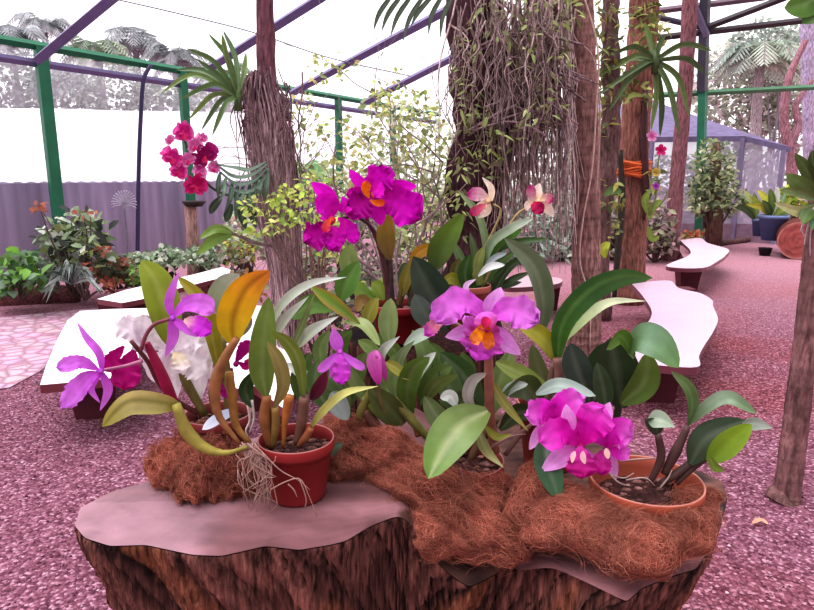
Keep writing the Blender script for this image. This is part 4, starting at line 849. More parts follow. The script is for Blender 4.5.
# magenta spray
sp = root('orchid_spray', P(212, 186, 3.9), 'arching spray of deep magenta moth orchids in front of the white roof', 'orchid')
stalk(sp, 'flower_stem', [(262, 186), (236, 196), (212, 188), (198, 168), (186, 145), (182, 126)], 3.92, [3, 2.5, 2], C(70, 80, 56), n=18)
PH = (C(206, 20, 136), C(234, 124, 196)); PHD = (C(152, 6, 100), C(196, 50, 146)); PHP = (C(222, 110, 180), C(238, 180, 220))
for (x, y, r, cc) in ((184, 133, 13, PH), (172, 158, 12, PH), (179, 172, 10, PH), (205, 156, 14, PHD), (195, 146, 9, PHP), (196, 186, 13, (C(186, 6, 100), C(220, 60, 146))), (214, 168, 8, PHP), (188, 160, 9, PHP), (170, 140, 6, PHP), (200, 172, 8, PHP), (202, 138, 6, PHP)):
    f = Flower(sp, (x, y), 3.86, cc[0], r*.16, C(190, 20, 90))
    rot = 26*math.sin(x*1.7+y); fore = .62+.38*abs(math.sin(y*.9)); sk = .25*math.sin(x*.7)
    for an, nm, wv in ((90, 'sepal', .8), (215, 'sepal', .75), (325, 'sepal', .75), (165, 'petal', 1.3), (15, 'petal', 1.3)):
        aa = math.radians(an+rot); dx = math.cos(aa)*r*fore; dy = -math.sin(aa)*r+dx*sk
        f.part(nm, [(x, y), (x+dx*.55, y+dy*.55), (x+dx, y+dy)], r*wv, (mix(cc[0], cc[1], .2), cc[0], cc[1]), prof='petal' if nm == 'petal' else 'sepal', ruffle=.07, dy=(-.02, -.05+.06*math.sin(an)) if nm == 'petal' else (0, -.02), fold=.3)
    f.part('lip', [(x, y), (x, y+r*.3), (x, y+r*.55)], r*.5, (C(190, 10, 70), C(160, 6, 90)), dy=(-.04, -.08), ruffle=.1)
for pp in ([(150, 0), (0, 0)],): pass

br = root('leafy_branch', P(270, 246, 3.9), 'branch with two long pale green leaves reaching left from the root wrapped trunk', 'branch')
stalk(br, 'stem', [(274, 246), (256, 243), (242, 237), (232, 233)], 3.95, [4, 4, 3], C(120, 100, 100))
leaf(br, [(233, 233), (216, 229), (199, 239)], (3.95, 3.85), 9, C(140, 172, 82), roll=20); leaf(br, [(233, 234), (214, 240), (196, 255)], (3.95, 3.85), 11, C(132, 166, 76))

def leafcloud(mb, rnd, blobs, Y, n, llen, lw, cols, up=.3, dY=.3, droop=.2):
    """n little folded leaves inside ellipses given in pixels (x, y, rx, ry)"""
    tot = sum(b[2]*b[3] for b in blobs)
    for (x, y, rx, ry) in blobs:
        for i in range(max(1, int(n*rx*ry/tot))):
            while True:
                a, b_ = rnd.uniform(-1, 1), rnd.uniform(-1, 1)
                if a*a+b_*b_ < 1: break
            yy = Y+rnd.gauss(0, .45)*dY; p = P(x+a*rx, y+b_*ry, yy); m = (p-EYEV).dot(FW)/FPX
            d = Vector((rnd.gauss(0, 1), rnd.gauss(0, .8), rnd.gauss(up, .7))).normalized(); l = llen*m*rnd.uniform(.6, 1.25); wv = lw*m*rnd.uniform(.7, 1.2)
            nn = Vector((rnd.gauss(0, .6), rnd.gauss(-.5, .5), rnd.gauss(.9, .4))); nn = (nn-d*nn.dot(d))
            if nn.length < 1e-4: continue
            nn.normalize(); s = d.cross(nn); e_ = d*l; dr = Vector((0, 0, -l*droop))
            v = [p, p+e_*.35+s*wv*.5+nn*wv*.12, p+e_*.7+s*wv*.42+dr*.4+nn*wv*.1, p+e_+dr, p+e_*.7-s*wv*.42+dr*.4+nn*wv*.1, p+e_*.35-s*wv*.5+nn*wv*.12, p+e_*.35, p+e_*.7+dr*.4]
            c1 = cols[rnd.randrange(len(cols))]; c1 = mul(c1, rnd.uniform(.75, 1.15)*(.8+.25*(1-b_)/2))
            mb.add(v, [(0, 1, 6), (1, 2, 7, 6), (2, 3, 7), (3, 4, 7), (4, 5, 6, 7), (5, 0, 6)], c1)
def twigs(mb, rnd, base, targets, Y, w, col, jit=6):
    for (x, y) in targets:
        pts = spline(pxpts([base, ((base[0]*2+x)/3+rnd.uniform(-jit, jit), (base[1]*2+y)/3), ((base[0]+x*2)/3+rnd.uniform(-jit, jit), (base[1]+y*2)/3), (x, y)], (Y, Y+rnd.uniform(-.2, .2))), 12)
        r = M(base[0], base[1], Y, w*.5); mb.tube(pts, [r*(1-.75*i/11) for i in range(12)], mul(col, rnd.uniform(.8, 1.2)), seg=5)
def branchy(mb, rnd, x, y, ang, ln, w, Y, dep, col):
    """a crooked branch drawn upward that forks"""
    pp = [(x, y)]; a = ang
    for k in range(4):
        a += rnd.uniform(-.28, .28); x += math.cos(a)*ln/4; y -= math.sin(a)*ln/4; pp.append((x, y))
        if dep > 0 and k > 0 and rnd.random() < .75: branchy(mb, rnd, x, y, a+rnd.choice((-1, 1))*rnd.uniform(.35, .9), ln*rnd.uniform(.5, .8), w*.6, Y+rnd.uniform(-.12, .12), dep-1, col)
    pts = spline(pxpts(pp, Y), 12); r = M(pp[0][0], pp[0][1], Y, w*.5); mb.tube(pts, [r*(1-.55*i/11) for i in range(12)], mul(col, rnd.uniform(.8, 1.15)), seg=5)
def bush(name, blobs, Y, n, llen, lw, cols, label, cat='shrub', base=None, stemw=3, stemc=C(96, 76, 72), dY=.35, seed=1, up=.3, group=None, ntw=10, droop=.2, extra=None):
    rnd = random.Random(seed*17+3); bx = base or (sum(b[0] for b in blobs)/len(blobs), base_py(0, Y))
    rt = root(name, (P(bx[0], bx[1], Y).x, Y, max(0, P(bx[0], bx[1], Y).z)), label, cat, group)
    mb = MB(); tg = []
    for i in range(ntw):
        bb = blobs[i % len(blobs)]; tg.append((bb[0]+rnd.uniform(-.7, .7)*bb[2], bb[1]+rnd.uniform(-.7, .5)*bb[3]))
    twigs(mb, rnd, bx, tg, Y, stemw, stemc); mb.build('stem', 'stalk', rt)
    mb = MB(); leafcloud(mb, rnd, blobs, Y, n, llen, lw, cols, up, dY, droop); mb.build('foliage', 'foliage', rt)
    return rt

YG = [C(206, 222, 110), C(184, 212, 100), C(226, 230, 150), C(150, 182, 96)]
bush('leafy_shrub', [(256, 204, 22, 9), (294, 200, 24, 14), (324, 222, 20, 16), (276, 218, 34, 8), (312, 182, 16, 10), (262, 232, 26, 6), (330, 250, 16, 10)], 3.7, 420, 8, 4.4, YG + [C(200, 206, 120)], 'bright yellow green small leaved shrub around the root wrapped trunk', base=(318, 330), seed=2, ntw=14, stemc=C(130, 100, 96))
bush('twiggy_shrub', [(300, 130, 26, 24), (340, 150, 34, 34), (380, 140, 34, 50), (420, 150, 30, 60), (400, 100, 30, 30), (350, 185, 40, 26), (420, 215, 30, 34), (330, 70, 26, 18), (300, 105, 18, 12)], 4.9, 900, 8, 4.2, [C(214, 220, 140), C(196, 212, 130), C(170, 190, 126), C(220, 206, 150), C(150, 164, 110)], 'open twiggy shrub with sparse pale leaves behind the magenta flowers', base=(400, 330), seed=3, ntw=6, stemw=2.2, stemc=C(164, 140, 150))
mb = MB(); rnd = random.Random(8)
for (bx_, by_, an, ln) in ((392, 300, 1.75, 110), (402, 300, 1.35, 120), (396, 300, 2.15, 120), (410, 300, 1.1, 100), (388, 290, 2.5, 110), (420, 290, 1.55, 130), (372, 270, 2.3, 110), (440, 280, 1.7, 110), (360, 250, 2.0, 110)):
    branchy(mb, rnd, bx_, by_, an, ln, 3.2, 4.9, 3, C(160, 134, 140))
mb.build('branch', 'stalk', bpy.data.objects['twiggy_shrub'])
# ---- big dark tree
Y2 = 5.0; t2 = root('tree', base_xy(474, 400, Y2), 'thick dark tree trunk draped with hanging roots in the middle', 'tree')
trunk(t2, 'trunk', [(474, -80), (476, 0), (480, 110), (476, 200), (472, 290), (470, base_py(470, Y2))], Y2, [54, 54, 56, 58, 54, 62], C(84, 56, 64), seg=24, wob=.3)
trunk(t2, 'branch', [(560, -60), (548, 0), (530, 60), (508, 130), (486, 220)], Y2+.15, [44, 46, 40, 30, 20], C(86, 60, 66), seg=16, wob=.35)
trunk(t2, 'branch', [(566, 20), (548, 80), (540, 120), (530, 170)], Y2+.25, [12, 14, 12, 6], C(74, 52, 58))
strands(t2, 'hanging_root', 270, (484, 572), (-10, 120), (150, 275), Y2-.15, (.8, 2.0), (C(160, 134, 134), C(230, 208, 206)), seed=8, kind='stuff', drift=14, wiggle=5)
strands(t2, 'hanging_root', 150, (450, 560), (-20, 40), (60, 160), Y2-.3, (.8, 2.2), (C(156, 128, 130), C(228, 206, 204)), seed=9, kind='stuff', drift=22, wiggle=9)
rnd = random.Random(21); mb = MB()
for i in range(70):
    x = rnd.uniform(500, 560); y = rnd.uniform(20, 130); an = rnd.uniform(0, 3.14); ln = rnd.uniform(25, 60)
    pts = spline(pxpts([(x, y), (x+ln*.4*math.cos(an), y+ln*.4*math.sin(an)-6), (x+ln*math.cos(an), y+ln*math.sin(an)*.7)], Y2-.25+rnd.uniform(-.1, .1)), 8); mb.tube(pts, M(x, y, Y2, rnd.uniform(.6, 1.5)), mul(C(176, 150, 154), rnd.uniform(.6, 1.2)), seg=4)
mb.build('tangled_root', 'bark', t2, kind='stuff')
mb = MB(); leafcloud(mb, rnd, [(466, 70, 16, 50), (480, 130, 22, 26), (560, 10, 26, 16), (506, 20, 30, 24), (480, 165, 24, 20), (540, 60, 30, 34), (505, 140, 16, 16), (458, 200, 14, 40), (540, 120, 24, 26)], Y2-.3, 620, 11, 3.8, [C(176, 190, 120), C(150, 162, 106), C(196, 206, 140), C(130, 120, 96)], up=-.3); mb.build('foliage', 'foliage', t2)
Y3 = 5.2; t3 = root('tree', base_xy(585, 400, Y3), 'straight brown ringed trunk with a pale vine climbing it', 'tree')
trunk(t3, 'trunk', [(578, -60), (581, 20), (584, 100), (586, 200), (586, 300), (584, base_py(584, Y3))], Y3, [24, 26, 27, 28, 29, 34], C(160, 122, 118), wob=.06, ring=.22, n=220)
stalk(t3, 'vine', [(582, -10), (598, 50), (596, 110), (592, 170), (583, 220), (580, 262), (590, 300), (590, 350)], Y3-.16, [2, 1.8, 1.5, 1.2], C(206, 176, 166), n=30)
stalk(t3, 'vine', [(570, 20), (576, 40), (594, 60), (600, 120), (596, 200)], Y3-.15, 1.5, C(190, 160, 150), n=24)
Y4 = 6.6; t4 = root('tree', base_xy(604, 300, Y4), 'dark mossy trunk between the ringed trunk and the orange banded post', 'tree')
trunk(t4, 'trunk', [(612, -40), (610, 30), (612, 100), (607, 170), (603, 230), (602, base_py(602, Y4))], Y4, [18, 16, 18, 20, 14, 18], C(124, 96, 96), wob=.4)
mb = MB(); rnd = random.Random(31); leafcloud(mb, rnd, [(606, 30, 20, 34), (600, 110, 12, 40), (612, 210, 14, 34), (600, 70, 16, 24)], Y4-.1, 260, 11, 4, [C(150, 160, 96), C(170, 160, 90), C(110, 120, 84)], up=0); mb.build('foliage', 'foliage', t4)
leaf(t4, [(604, 196), (612, 190), (622, 192)], Y4-.3, 8, C(116, 150, 90)); leaf(t4, [(605, 258), (604, 248), (610, 242)], Y4-.3, 9, C(190, 206, 70))
Y5 = 7.5; t5 = root('wooden_post', base_xy(630, 303, Y5), 'split reddish timber post with an orange band tied round it', 'post')
trunk(t5, 'trunk', [(646, -60), (644, 0), (640, 70), (634, 150), (632, 220), (628, base_py(628, Y5))], Y5, [28, 28, 27, 28, 29, 31], C(160, 112, 102), wob=.16, var=.5)
stalk(t5, 'dark_split', [(646, 90), (644, 140), (646, 190), (644, 220)], Y5-.2, [5, 8, 7, 3], C(84, 52, 56), n=20)  # dark strips stand in for the shaded splits in the timber
stalk(t5, 'dark_split', [(620, 150), (622, 200), (618, 250), (614, 300)], Y5-.2, [5, 7, 7, 5], C(60, 54, 48), n=20)
mb = MB(); cpt = P(632, 168, Y5)
for k in range(9):
    rr_ = .2+.01*math.sin(k*2.1); zz = cpt.z-.09+.02*k
    mb.tube([Vector((cpt.x+rr_*math.cos(a*PI/12), Y5+rr_*math.sin(a*PI/12), zz+.015*math.sin(a*.9+k))) for a in range(25)], .014, mul(C(230, 120, 70), .85+.3*((k*7) % 5)/5), seg=5)
mb.build('orange_band', 'plain', t5)
rnd = random.Random(41); mb = MB(); leafcloud(mb, rnd, [(648, 30, 16, 36), (640, 95, 20, 10), (654, 180, 8, 14), (622, 80, 12, 20)], Y5-.25, 220, 13, 4, [C(150, 160, 90), C(186, 186, 110), C(120, 126, 80)], up=-.1); mb.build('foliage', 'foliage', t5)
strap_plant('strap_leaf_orchid', (655, 60), [(636, 46, 613, 53), (636, 56, 612, 70), (634, 70, 618, 94), (630, 78, 608, 112), (657, 95, 651, 131), (662, 100, 660, 137), (670, 90, 679, 135), (678, 78, 689, 118), (686, 58, 707, 75), (684, 44, 712, 51), (650, 40, 645, 22), (660, 46, 665, 34), (640, 66, 594, 98), (625, 60, 580, 88)],
            6.4, 5.4, (C(100, 120, 76), C(122, 142, 80), C(84, 106, 70)), 'strap leaved orchid with long drooping leaves high on the orange banded post')
po = root('small_orchid', P(652, 180, 7.2), 'small pink flowered orchid on the right side of the orange banded post', 'orchid')
for pp in ([(650, 215), (656, 195), (658, 165), (660, 152)], [(650, 215), (664, 200), (668, 190)]): stalk(po, 'flower_stem', pp, 7.2, 1.6, C(130, 140, 90))
for (x, y, r, cc) in ((661, 150, 6, (C(206, 20, 110), C(226, 60, 140))), (652, 136, 6, PHP), (656, 186, 4, (C(170, 60, 180), C(206, 110, 210))), (656, 172, 5, (C(200, 180, 90), C(226, 206, 120)))):
    f = Flower(po, (x, y), 7.15, cc[0], 1.2)
    for k in range(5):
        aa = math.radians(90+72*k); f.part('petal', [(x, y), (x+math.cos(aa)*r*.5, y-math.sin(aa)*r*.5), (x+math.cos(aa)*r, y-math.sin(aa)*r)], r*.9, cc, dy=(-.02, -.06))
for pp in ([(648, 220), (654, 206), (662, 200)], [(648, 226), (652, 238), (660, 236)], [(648, 215), (645, 200), (650, 190)]): leaf(po, pp, 7.2, 7, C(150, 176, 80))
Y6 = 11.5; t6 = root('tree', base_xy(671, 258, Y6), 'thin bare reddish trunk standing by the far right bench', 'tree')
trunk(t6, 'trunk', [(694, -40), (690, 0), (685, 90), (677, 180), (671, 250), (671, base_py(671, Y6))], Y6, [15, 15, 14, 14, 16, 24], C(140, 98, 104), wob=.1)
Y7 = 2.75; t7 = root('tree', base_xy(783, 512, Y7), 'slim leaning trunk at the right edge of the gravel', 'tree')
trunk(t7, 'trunk', [(828, 120), (818, 220), (808, 320), (795, 430), (787, 490), (783, base_py(783, Y7)+1)], Y7, [20, 21, 22, 24, 25, 34], C(140, 104, 104), wob=.05, ring=.15, n=200)
ep = root('air_plant', P(816, 195, 2.7), 'thick leaved plant growing on the leaning trunk at the right edge', 'plant')
for pp, wv, cc in (([(818, 192), (808, 172), (795, 153)], 13, C(96, 120, 66)), ([(818, 196), (802, 186), (786, 174)], 17, C(112, 146, 76)), ([(818, 200), (800, 192), (779, 190)], 11, C(130, 156, 90)), ([(818, 205), (800, 212), (774, 203)], 11, C(186, 190, 132)), ([(818, 204), (808, 212), (802, 224)], 14, C(100, 128, 62)), ([(822, 206), (816, 218), (812, 230)], 12, C(84, 110, 56)), ([(820, 188), (814, 168), (812, 150)], 12, C(84, 106, 58))):
    leaf(ep, pp, (2.72, 2.6), wv, cc)
roots(ep, [([(816, 205), (808, 225), (804, 245)], 2.68), ([(816, 205), (804, 222), (800, 232)], 2.68), ([(818, 208), (811, 230), (810, 256)], 2.68), ([(816, 210), (802, 228), (806, 238)], 2.68)], col=C(210, 190, 196), w=1.8)
lf = root('hanging_leaf', P(822, -4, 2.6), 'large bright green leaf hanging into the top right corner', 'leaf')
leaf(lf, [(830, -10), (806, 4), (784, 8)], 2.6, 26, C(100, 140, 60), prof='oval'); leaf(lf, [(834, -6), (818, 10), (802, 24)], 2.6, 22, C(84, 122, 52))
fr2 = root('palm_frond', P(430, -20, 4.4), 'tips of a dark palm frond hanging in at the top beside the dark trunk', 'palm frond')
stalk(fr2, 'rachis', [(460, -20), (430, -12), (396, -8)], 4.4, 3, C(110, 112, 90))
for (x0, x1, y1) in ((392, 373, 32), (402, 381, 33), (412, 390, 38), (424, 402, 44), (434, 410, 28), (442, 428, 36), (452, 440, 40)):
    leaf(fr2, [(x0+4, -10), ((x0+x1)/2-3, y1*.4), (x1, y1)], 4.4, 5, C(96, 112, 92), prof='lance', nl=8, nw=4)

# =================================================================== FENCE + FRAME
GREEN = C(44, 118, 88); PUR = C(122, 108, 152); DRK = C(56, 46, 66)  # purple metal is lightened, haze painted into its colour
ZT = 3.4
def fx(px, py): return G(px, py, ZT)
A0, A1 = G(-60, 29, ZT), G(395, 107, ZT)
def fence_at(px, z):
    """point of the fence line seen in pixel column px"""
    lo, hi = -.6, 1.3
    for _ in range(50):
        mid_ = (lo+hi)/2; p = A0.lerp(A1, mid_); p.z = z; v = p-EYEV; X = CX+FPX*v.x/v.dot(FW)
        if X < px: lo = mid_
        else: hi = mid_
    p = A0.lerp(A1, lo); p.z = z; return p
def bar(name, a, b_, r, col, label, cat, group=None, sq=True, par=None):
    mb = MB(); mb.tube([a, b_], r*(1.3 if sq else 1), col, seg=4 if sq else 10)
    if par is not None: return mb.build(name, 'paint', par, smooth=not sq)
    return mb.build(name, 'paint', label=label, cat=cat, group=group, smooth=not sq)
for px, lb, r in ((40, 'green steel post at far left rising from the leafy shrub', .085), (182, 'green steel post behind the magenta orchid spray', .07), (338, 'green steel post behind the twiggy shrub', .07), (393, 'fourth green steel post, farthest along the left fence', .07)):
    p = fence_at(px, ZT); bar('fence_post', Vector((p.x, p.y, 0)), p, r, GREEN, lb, 'post', 'green posts of the left fence')
bar('fence_rail', A0.lerp(A1, -.75), fence_at(440, ZT), .05, GREEN, 'green top rail running along the left fence', 'rail')
bar('fence_rail', A0.lerp(A1, -.75)+Vector((0, .1, -.24)), fence_at(440, ZT-.24)+Vector((0, .1, 0)), .045, PUR, 'purple grey rail just under the green top rail', 'rail')
cp = [fence_at(151, ZT-.02), fence_at(144, ZT-.3), fence_at(141, 2.4), fence_at(139, 1.4), fence_at(138, 0)]
mb = MB(); mb.tube(spline([p+Vector((.04, -.12, 0)) for p in cp], 24), .035, C(60, 50, 90), seg=8); mb.build('bent_pole', 'paint', label='thin dark bent pole between the two left green posts', cat='pole')
for pa, pb, lb in (((38, 60, 8.3), (122, -10, 7.2), 'purple roof beam crossing the top left corner'), ((210, 68, 10.6), (336, -12, 8.6), 'purple roof beam behind the thin trunk at the top left'), ((292, 93, 12.4), (462, 2, 9.6), 'long purple roof beam rising to the dark trunk'), ((362, 104, 13.6), (480, 44, 11.8), 'shorter purple roof beam low against the dark trunk')):
    bar('roof_beam', P(*pa), P(*pb), .055, PUR, lb, 'beam', 'roof beams')
mb = MB(); mb.tube(spline([P(110, -2, 8.5), P(180, 14, 8.8), P(255, 33, 9.2), P(330, 58, 9.8), P(410, 76, 10.5)], 30), .008, C(110, 100, 120), seg=5); mb.build('wire', 'paint', label='thin sagging wire across the sky at the upper left', cat='wire')
# right frame
YR = 14.0
bar('frame_post', Vector((P(699, 242, YR).x, YR, 0)), P(706, -20, YR), .08, GREEN, 'green steel post on the right behind the bushy plant', 'post')
mb = MB(); mb.tube([P(702, 92, YR-.02), P(706, -20, YR-.02)], .115, C(62, 54, 70), seg=4); mb.build('post_sleeve', 'paint', label='dark upper length of the right green post', cat='post', smooth=False)
for pa, pb, lb, cc, r in (((622, 97, YR+.1), (840, 86, YR+.1), 'thin green rail across the right side', C(90, 136, 104), .045), ((640, 40, YR), (840, 16, YR), 'dark roof beam across the top right', C(66, 54, 62), .05), ((650, 12, YR+.2), (775, -4, YR+.2), 'purple brown beam at the very top right', C(120, 98, 112), .05), ((648, 15, YR+.4), (704, 28, YR+.1), 'short dark beam left of the right post', C(80, 70, 96), .045), ((700, 30, YR), (800, -8, YR-.5), 'dark beam slanting up to the right corner', C(60, 50, 58), .05), ((691, -2, YR-.1), (707, 36, YR-.1), 'short diagonal brace at the top of the right post', C(110, 98, 124), .06)):
    bar('roof_beam' if 'rail' not in lb else 'frame_rail', P(*pa), P(*pb), r, cc, lb, 'beam' if 'rail' not in lb else 'rail')
# corrugated lower wall along the left fence
def wall_sheet():
    mb = MB(); n = 420; a, b_ = A0.lerp(A1, -.75), fence_at(330, 0); a.z = 0; d = (b_-a); nrm = Vector((-d.y, d.x, 0)).normalized(); vs = []; cs = []
    for i in range(n+1):
        p = a.lerp(b_, i/n)+nrm*(.35+.012*math.sin(i*1.2)); k = .8+.25*noise.noise(Vector((i*.06, 3, 0)))+.06*math.sin(i*1.2)
        for z in (0, .5, 1.0, 1.42+.012*math.sin(i*1.2)): vs.append((p.x, p.y, z)); cs.append(mul(mix(C(176, 158, 184), C(184, 170, 202), z/1.4), k))
    mb.add(vs, [(i*4+j, (i+1)*4+j, (i+1)*4+j+1, i*4+j+1) for i in range(n) for j in range(3)], cs)
    mb.build('wall_left', 'sheet', kind='structure')
wall_sheet()
mb = MB(); a, b_ = A0.lerp(A1, -.75)+Vector((-.15, .2, 1.4-ZT)), fence_at(430, 1.4)+Vector((-.15, .2, 0)); u_ = Vector((0, 0, 1.96))
nn = 30; vs = []
for i in range(nn+1):
    p = a.lerp(b_, i/nn); vs += [p, p+u_*.5+Vector((0, .02*math.sin(i*1.3), 0)), p+u_]
mb.add(vs, [(i*3+j, i*3+3+j, i*3+4+j, i*3+1+j) for i in range(nn) for j in (0, 1)], (1, 1, 1))
mb.build('shade_net', net_mat('shade_net', (.9, .87, .98), .28), label='sheer pale shade net stretched behind the left green posts', cat='net')

# neighbouring white greenhouse
def greenhouse():
    mb = MB(); vs = []; n = 40; cs = []
    for i in range(n+1):
        x = -26+ (25.2)*i/n; y0 = 15.5+.22*(x+16)
        for k in range(9):
            t = k/8; vs.append((x, y0+4.2*t, 1.15+2.45*math.sin(t*PI/2)**.9 + .012*math.sin(i*1.1))); cs.append(C(255, 252, 255))
    mb.add(vs, [(i*9+k, (i+1)*9+k, (i+1)*9+k+1, i*9+k+1) for i in range(n) for k in range(8)], cs)
    rt = root('greenhouse', (-8.4, 17.2, 0), 'long white roofed greenhouse beyond the left fence', 'greenhouse'); mb.build('roof', col_mat('white_film', rough=.5, spec=.3, transl=.15, namp=.02), rt)
    mb = MB(); mb.add([(-26, 13.35, 0), (-.8, 18.9, 0), (-.8, 18.9, 1.15), (-26, 13.35, 1.15)], [(0, 1, 2, 3)], C(140, 126, 160)); mb.build('side_wall', 'sheet', rt, smooth=False)
greenhouse()

# right shed
def shed():
    rt = root('shed', base_xy(690, 236, 15), 'net walled shed with a grey purple roof on the right', 'shed'); mb = MB()
    tp = [P(560, 138, 15), P(745, 136, 15), P(791, 147, 14.2), P(705, 119, 17), P(645, 98, 19.5), P(560, 102, 19.5)]; n = len(tp)
    mb.add(tp+[p-Vector((0, 0, .12)) for p in tp], [(0, 1, 3), (1, 2, 3), (0, 3, 4), (0, 4, 5), (6, 9, 7), (7, 9, 8), (6, 10, 9), (6, 11, 10)]+[(i, n+i, n+(i+1) % n, (i+1) % n) for i in range(n)], C(126, 114, 146)); mb.build('roof', 'sheet', rt, smooth=False)
    for (x, y0, Y) in ((743, 138, 15), (784, 150, 14.3), (652, 138, 15), (600, 138, 15)):
        p = P(x, y0, Y); mb = MB(); mb.tube([Vector((p.x, p.y, 0)), p], .07, C(140, 128, 158), seg=4); mb.build('post', 'paint', rt, smooth=False)
    mb = MB(); a, b_, c_ = P(560, 138, 15.05), P(745, 137, 15.05), P(788, 149, 14.4)
    for p, q_ in ((a, b_), (b_, c_)): mb.add([(p.x, p.y, .4), (q_.x, q_.y, .4), tuple(q_), tuple(p)], [(0, 1, 2, 3)], (1, 1, 1))
    mb.build('net_wall', net_mat('lilac_net', (.52, .47, .62), .68, .5), rt, smooth=False)
    mb = MB()
    for p, q_ in ((a, b_), (b_, c_)):
        d_ = (q_-p).normalized(); nr = Vector((-d_.y, d_.x, 0)).normalized()*.08
        v = []
        for z in (0, .42): v += [Vector((p.x, p.y, z))-nr, Vector((q_.x, q_.y, z))-nr, Vector((q_.x, q_.y, z))+nr, Vector((p.x, p.y, z))+nr]
        mb.add(v, [(3, 2, 1, 0), (4, 5, 6, 7), (0, 1, 5, 4), (1, 2, 6, 5), (2, 3, 7, 6), (3, 0, 4, 7)], C(150, 124, 142))
    mb.build('base_wall', 'plain', rt, smooth=False)
shed()

# =================================================================== LEFT BED PLANTS
GL = [C(120, 142, 110), C(90, 112, 84), C(176, 190, 160), C(66, 80, 66)]
bush('leafy_shrub', [(72, 228, 26, 16), (78, 250, 34, 22), (62, 245, 24, 20), (92, 232, 20, 18), (60, 265, 26, 14), (92, 262, 22, 16)], 7.4, 520, 15, 6.5, [C(166, 186, 150), C(110, 130, 92), C(222, 230, 216), C(80, 90, 78), C(150, 160, 106), C(70, 72, 68)], 'dense shrub with pale edged leaves under the far left green post', seed=11, dY=.6, base=(75, 300))
bush('red_leaf_shrub', [(40, 208, 5, 5), (86, 214, 9, 3), (85, 274, 8, 9), (104, 250, 7, 4), (110, 285, 10, 6)], 7.0, 110, 9, 5, [C(186, 112, 92), C(196, 130, 100), C(166, 96, 84)], 'red and orange leaf tufts among the left shrub', seed=12, ntw=8, base=(85, 300))
def spider(name, c, Y, n, rad, w, cols, label, cat='plant', seed=1, z0=None, group=None, squash=.75):
    rnd = random.Random(seed); rt = root(name, P(c[0], c[1]+4, Y), label, cat, group)
    for i in range(n):
        a_ = PI*(.02+.96*i/(n-1)) if i < n else 0; a_ += rnd.uniform(-.1, .1); r_ = rad*rnd.uniform(.75, 1.1)
        x, y = c[0]+math.cos(a_)*r_, c[1]-math.sin(a_)*r_*squash
        dr = rad*rnd.uniform(.1, .65); cc = cols[rnd.randrange(len(cols))]
        leaf(rt, [c, (c[0]+(x-c[0])*.55, c[1]-(c[1]-y)*.8-rad*.1), (x, min(c[1]+rad*.7, y+dr*1.2))], (Y, Y+rnd.uniform(-.5, .25)), w, (mul(cc, .7), cc), prof='strap', roll=rnd.uniform(-40, 40), nl=7, nw=3)
    return rt
spider('spider_plant', (72, 284), 6.5, 46, 32, 2.6, [C(130, 142, 140), C(190, 200, 196), C(84, 100, 88), C(156, 170, 160)], 'grey green spider plant with arching leaves at the bed edge', seed=3)
bush('broad_leaf_plant', [(18, 268, 18, 16), (34, 282, 20, 10), (8, 284, 14, 12), (22, 258, 10, 8)], 6.9, 130, 17, 9, [C(120, 160, 90), C(90, 130, 80), C(146, 196, 90), C(150, 176, 150)], 'bright green broad leaved plant at the far left edge', seed=13, dY=.4, base=(20, 300), ntw=8)
for i, (bl, lb, cols) in enumerate((
  ([(118, 272, 18, 12)], 'low plant with reddish leaves right of the spider plant', [C(150, 100, 86), C(110, 120, 80), C(170, 110, 90), C(90, 84, 70)]),
  ([(136, 277, 14, 9)], 'small bright green ground plant beside the long left bench', [C(146, 190, 100), C(120, 160, 90)]),
  ([(140, 262, 18, 8)], 'pale leaved hedge plant below the bent pole', [C(170, 186, 160), C(110, 130, 100), C(200, 206, 186)]),
  ([(168, 258, 20, 9)], 'small leaved hedge plant left of the log post', [C(190, 206, 180), C(140, 162, 126), C(222, 226, 212), C(106, 124, 100)]),
  ([(205, 258, 22, 10)], 'pale variegated hedge plant right of the log post', [C(200, 216, 190), C(150, 172, 136), C(230, 232, 222), C(112, 128, 106)]),
  ([(238, 252, 18, 14)], 'hedge plant with reddish shoots left of the root wrapped trunk', [C(150, 110, 96), C(130, 150, 100), C(190, 200, 170), C(200, 196, 90)]))):
    bush('hedge_plant', bl, 8.6 if i > 1 else 7.6, 260, 8, 4.5, cols, lb, seed=30+i, dY=.6, ntw=8, base=(bl[0][0], base_py(0, 8.6 if i > 1 else 7.6)))
lp = root('log_post', base_xy(195, 290, 9.2), 'short pale log post under the magenta orchid spray', 'post')
trunk(lp, 'log', [(190, 202), (192, 230), (194, base_py(194, 9.2))], 9.2, [12, 12, 13], C(190, 150, 146), wob=.05)
mb = MB(); mb.lathe(P(194, 203, 9.15), [(.001, -.05), (.11, -.05), (.17, .02), (.16, .03), (.1, -.03), (.001, -.03)], C(70, 56, 60), 20); mb.build('cup', 'plain', lp)
mb = MB()
for i in range(14):
    x = -40+i*8; g0 = G(x, 306-i*.35); mb.ball(g0+Vector((0, 0, .05)), (.22, .14, .16), mul(C(118, 74, 78), .8+.3*R()), 10, 7, wob=.4, fr=2.5)
mb.build('earth_bank', 'soil', label='low reddish earth bank edging the bed at the far left', cat='earth bank', origin=G(-10, 306))
sf = root('spiky_plant', P(124, 206, 9.0), 'pale spiky seed head against the purple wall', 'plant')
for i in range(17):
    a_ = PI*(-.1+1.2*i/16); stalk(sf, 'spike', [(124, 206), (124+math.cos(a_)*8, 203-math.sin(a_)*9), (124+math.cos(a_)*13, 204-math.sin(a_)*14)], 9.0, 1.2, C(190, 180, 200), n=5, seg=4)
stalk(sf, 'stem', [(124, 206), (127, 240), (128, 290)], 9.0, 1.6, C(130, 120, 140))

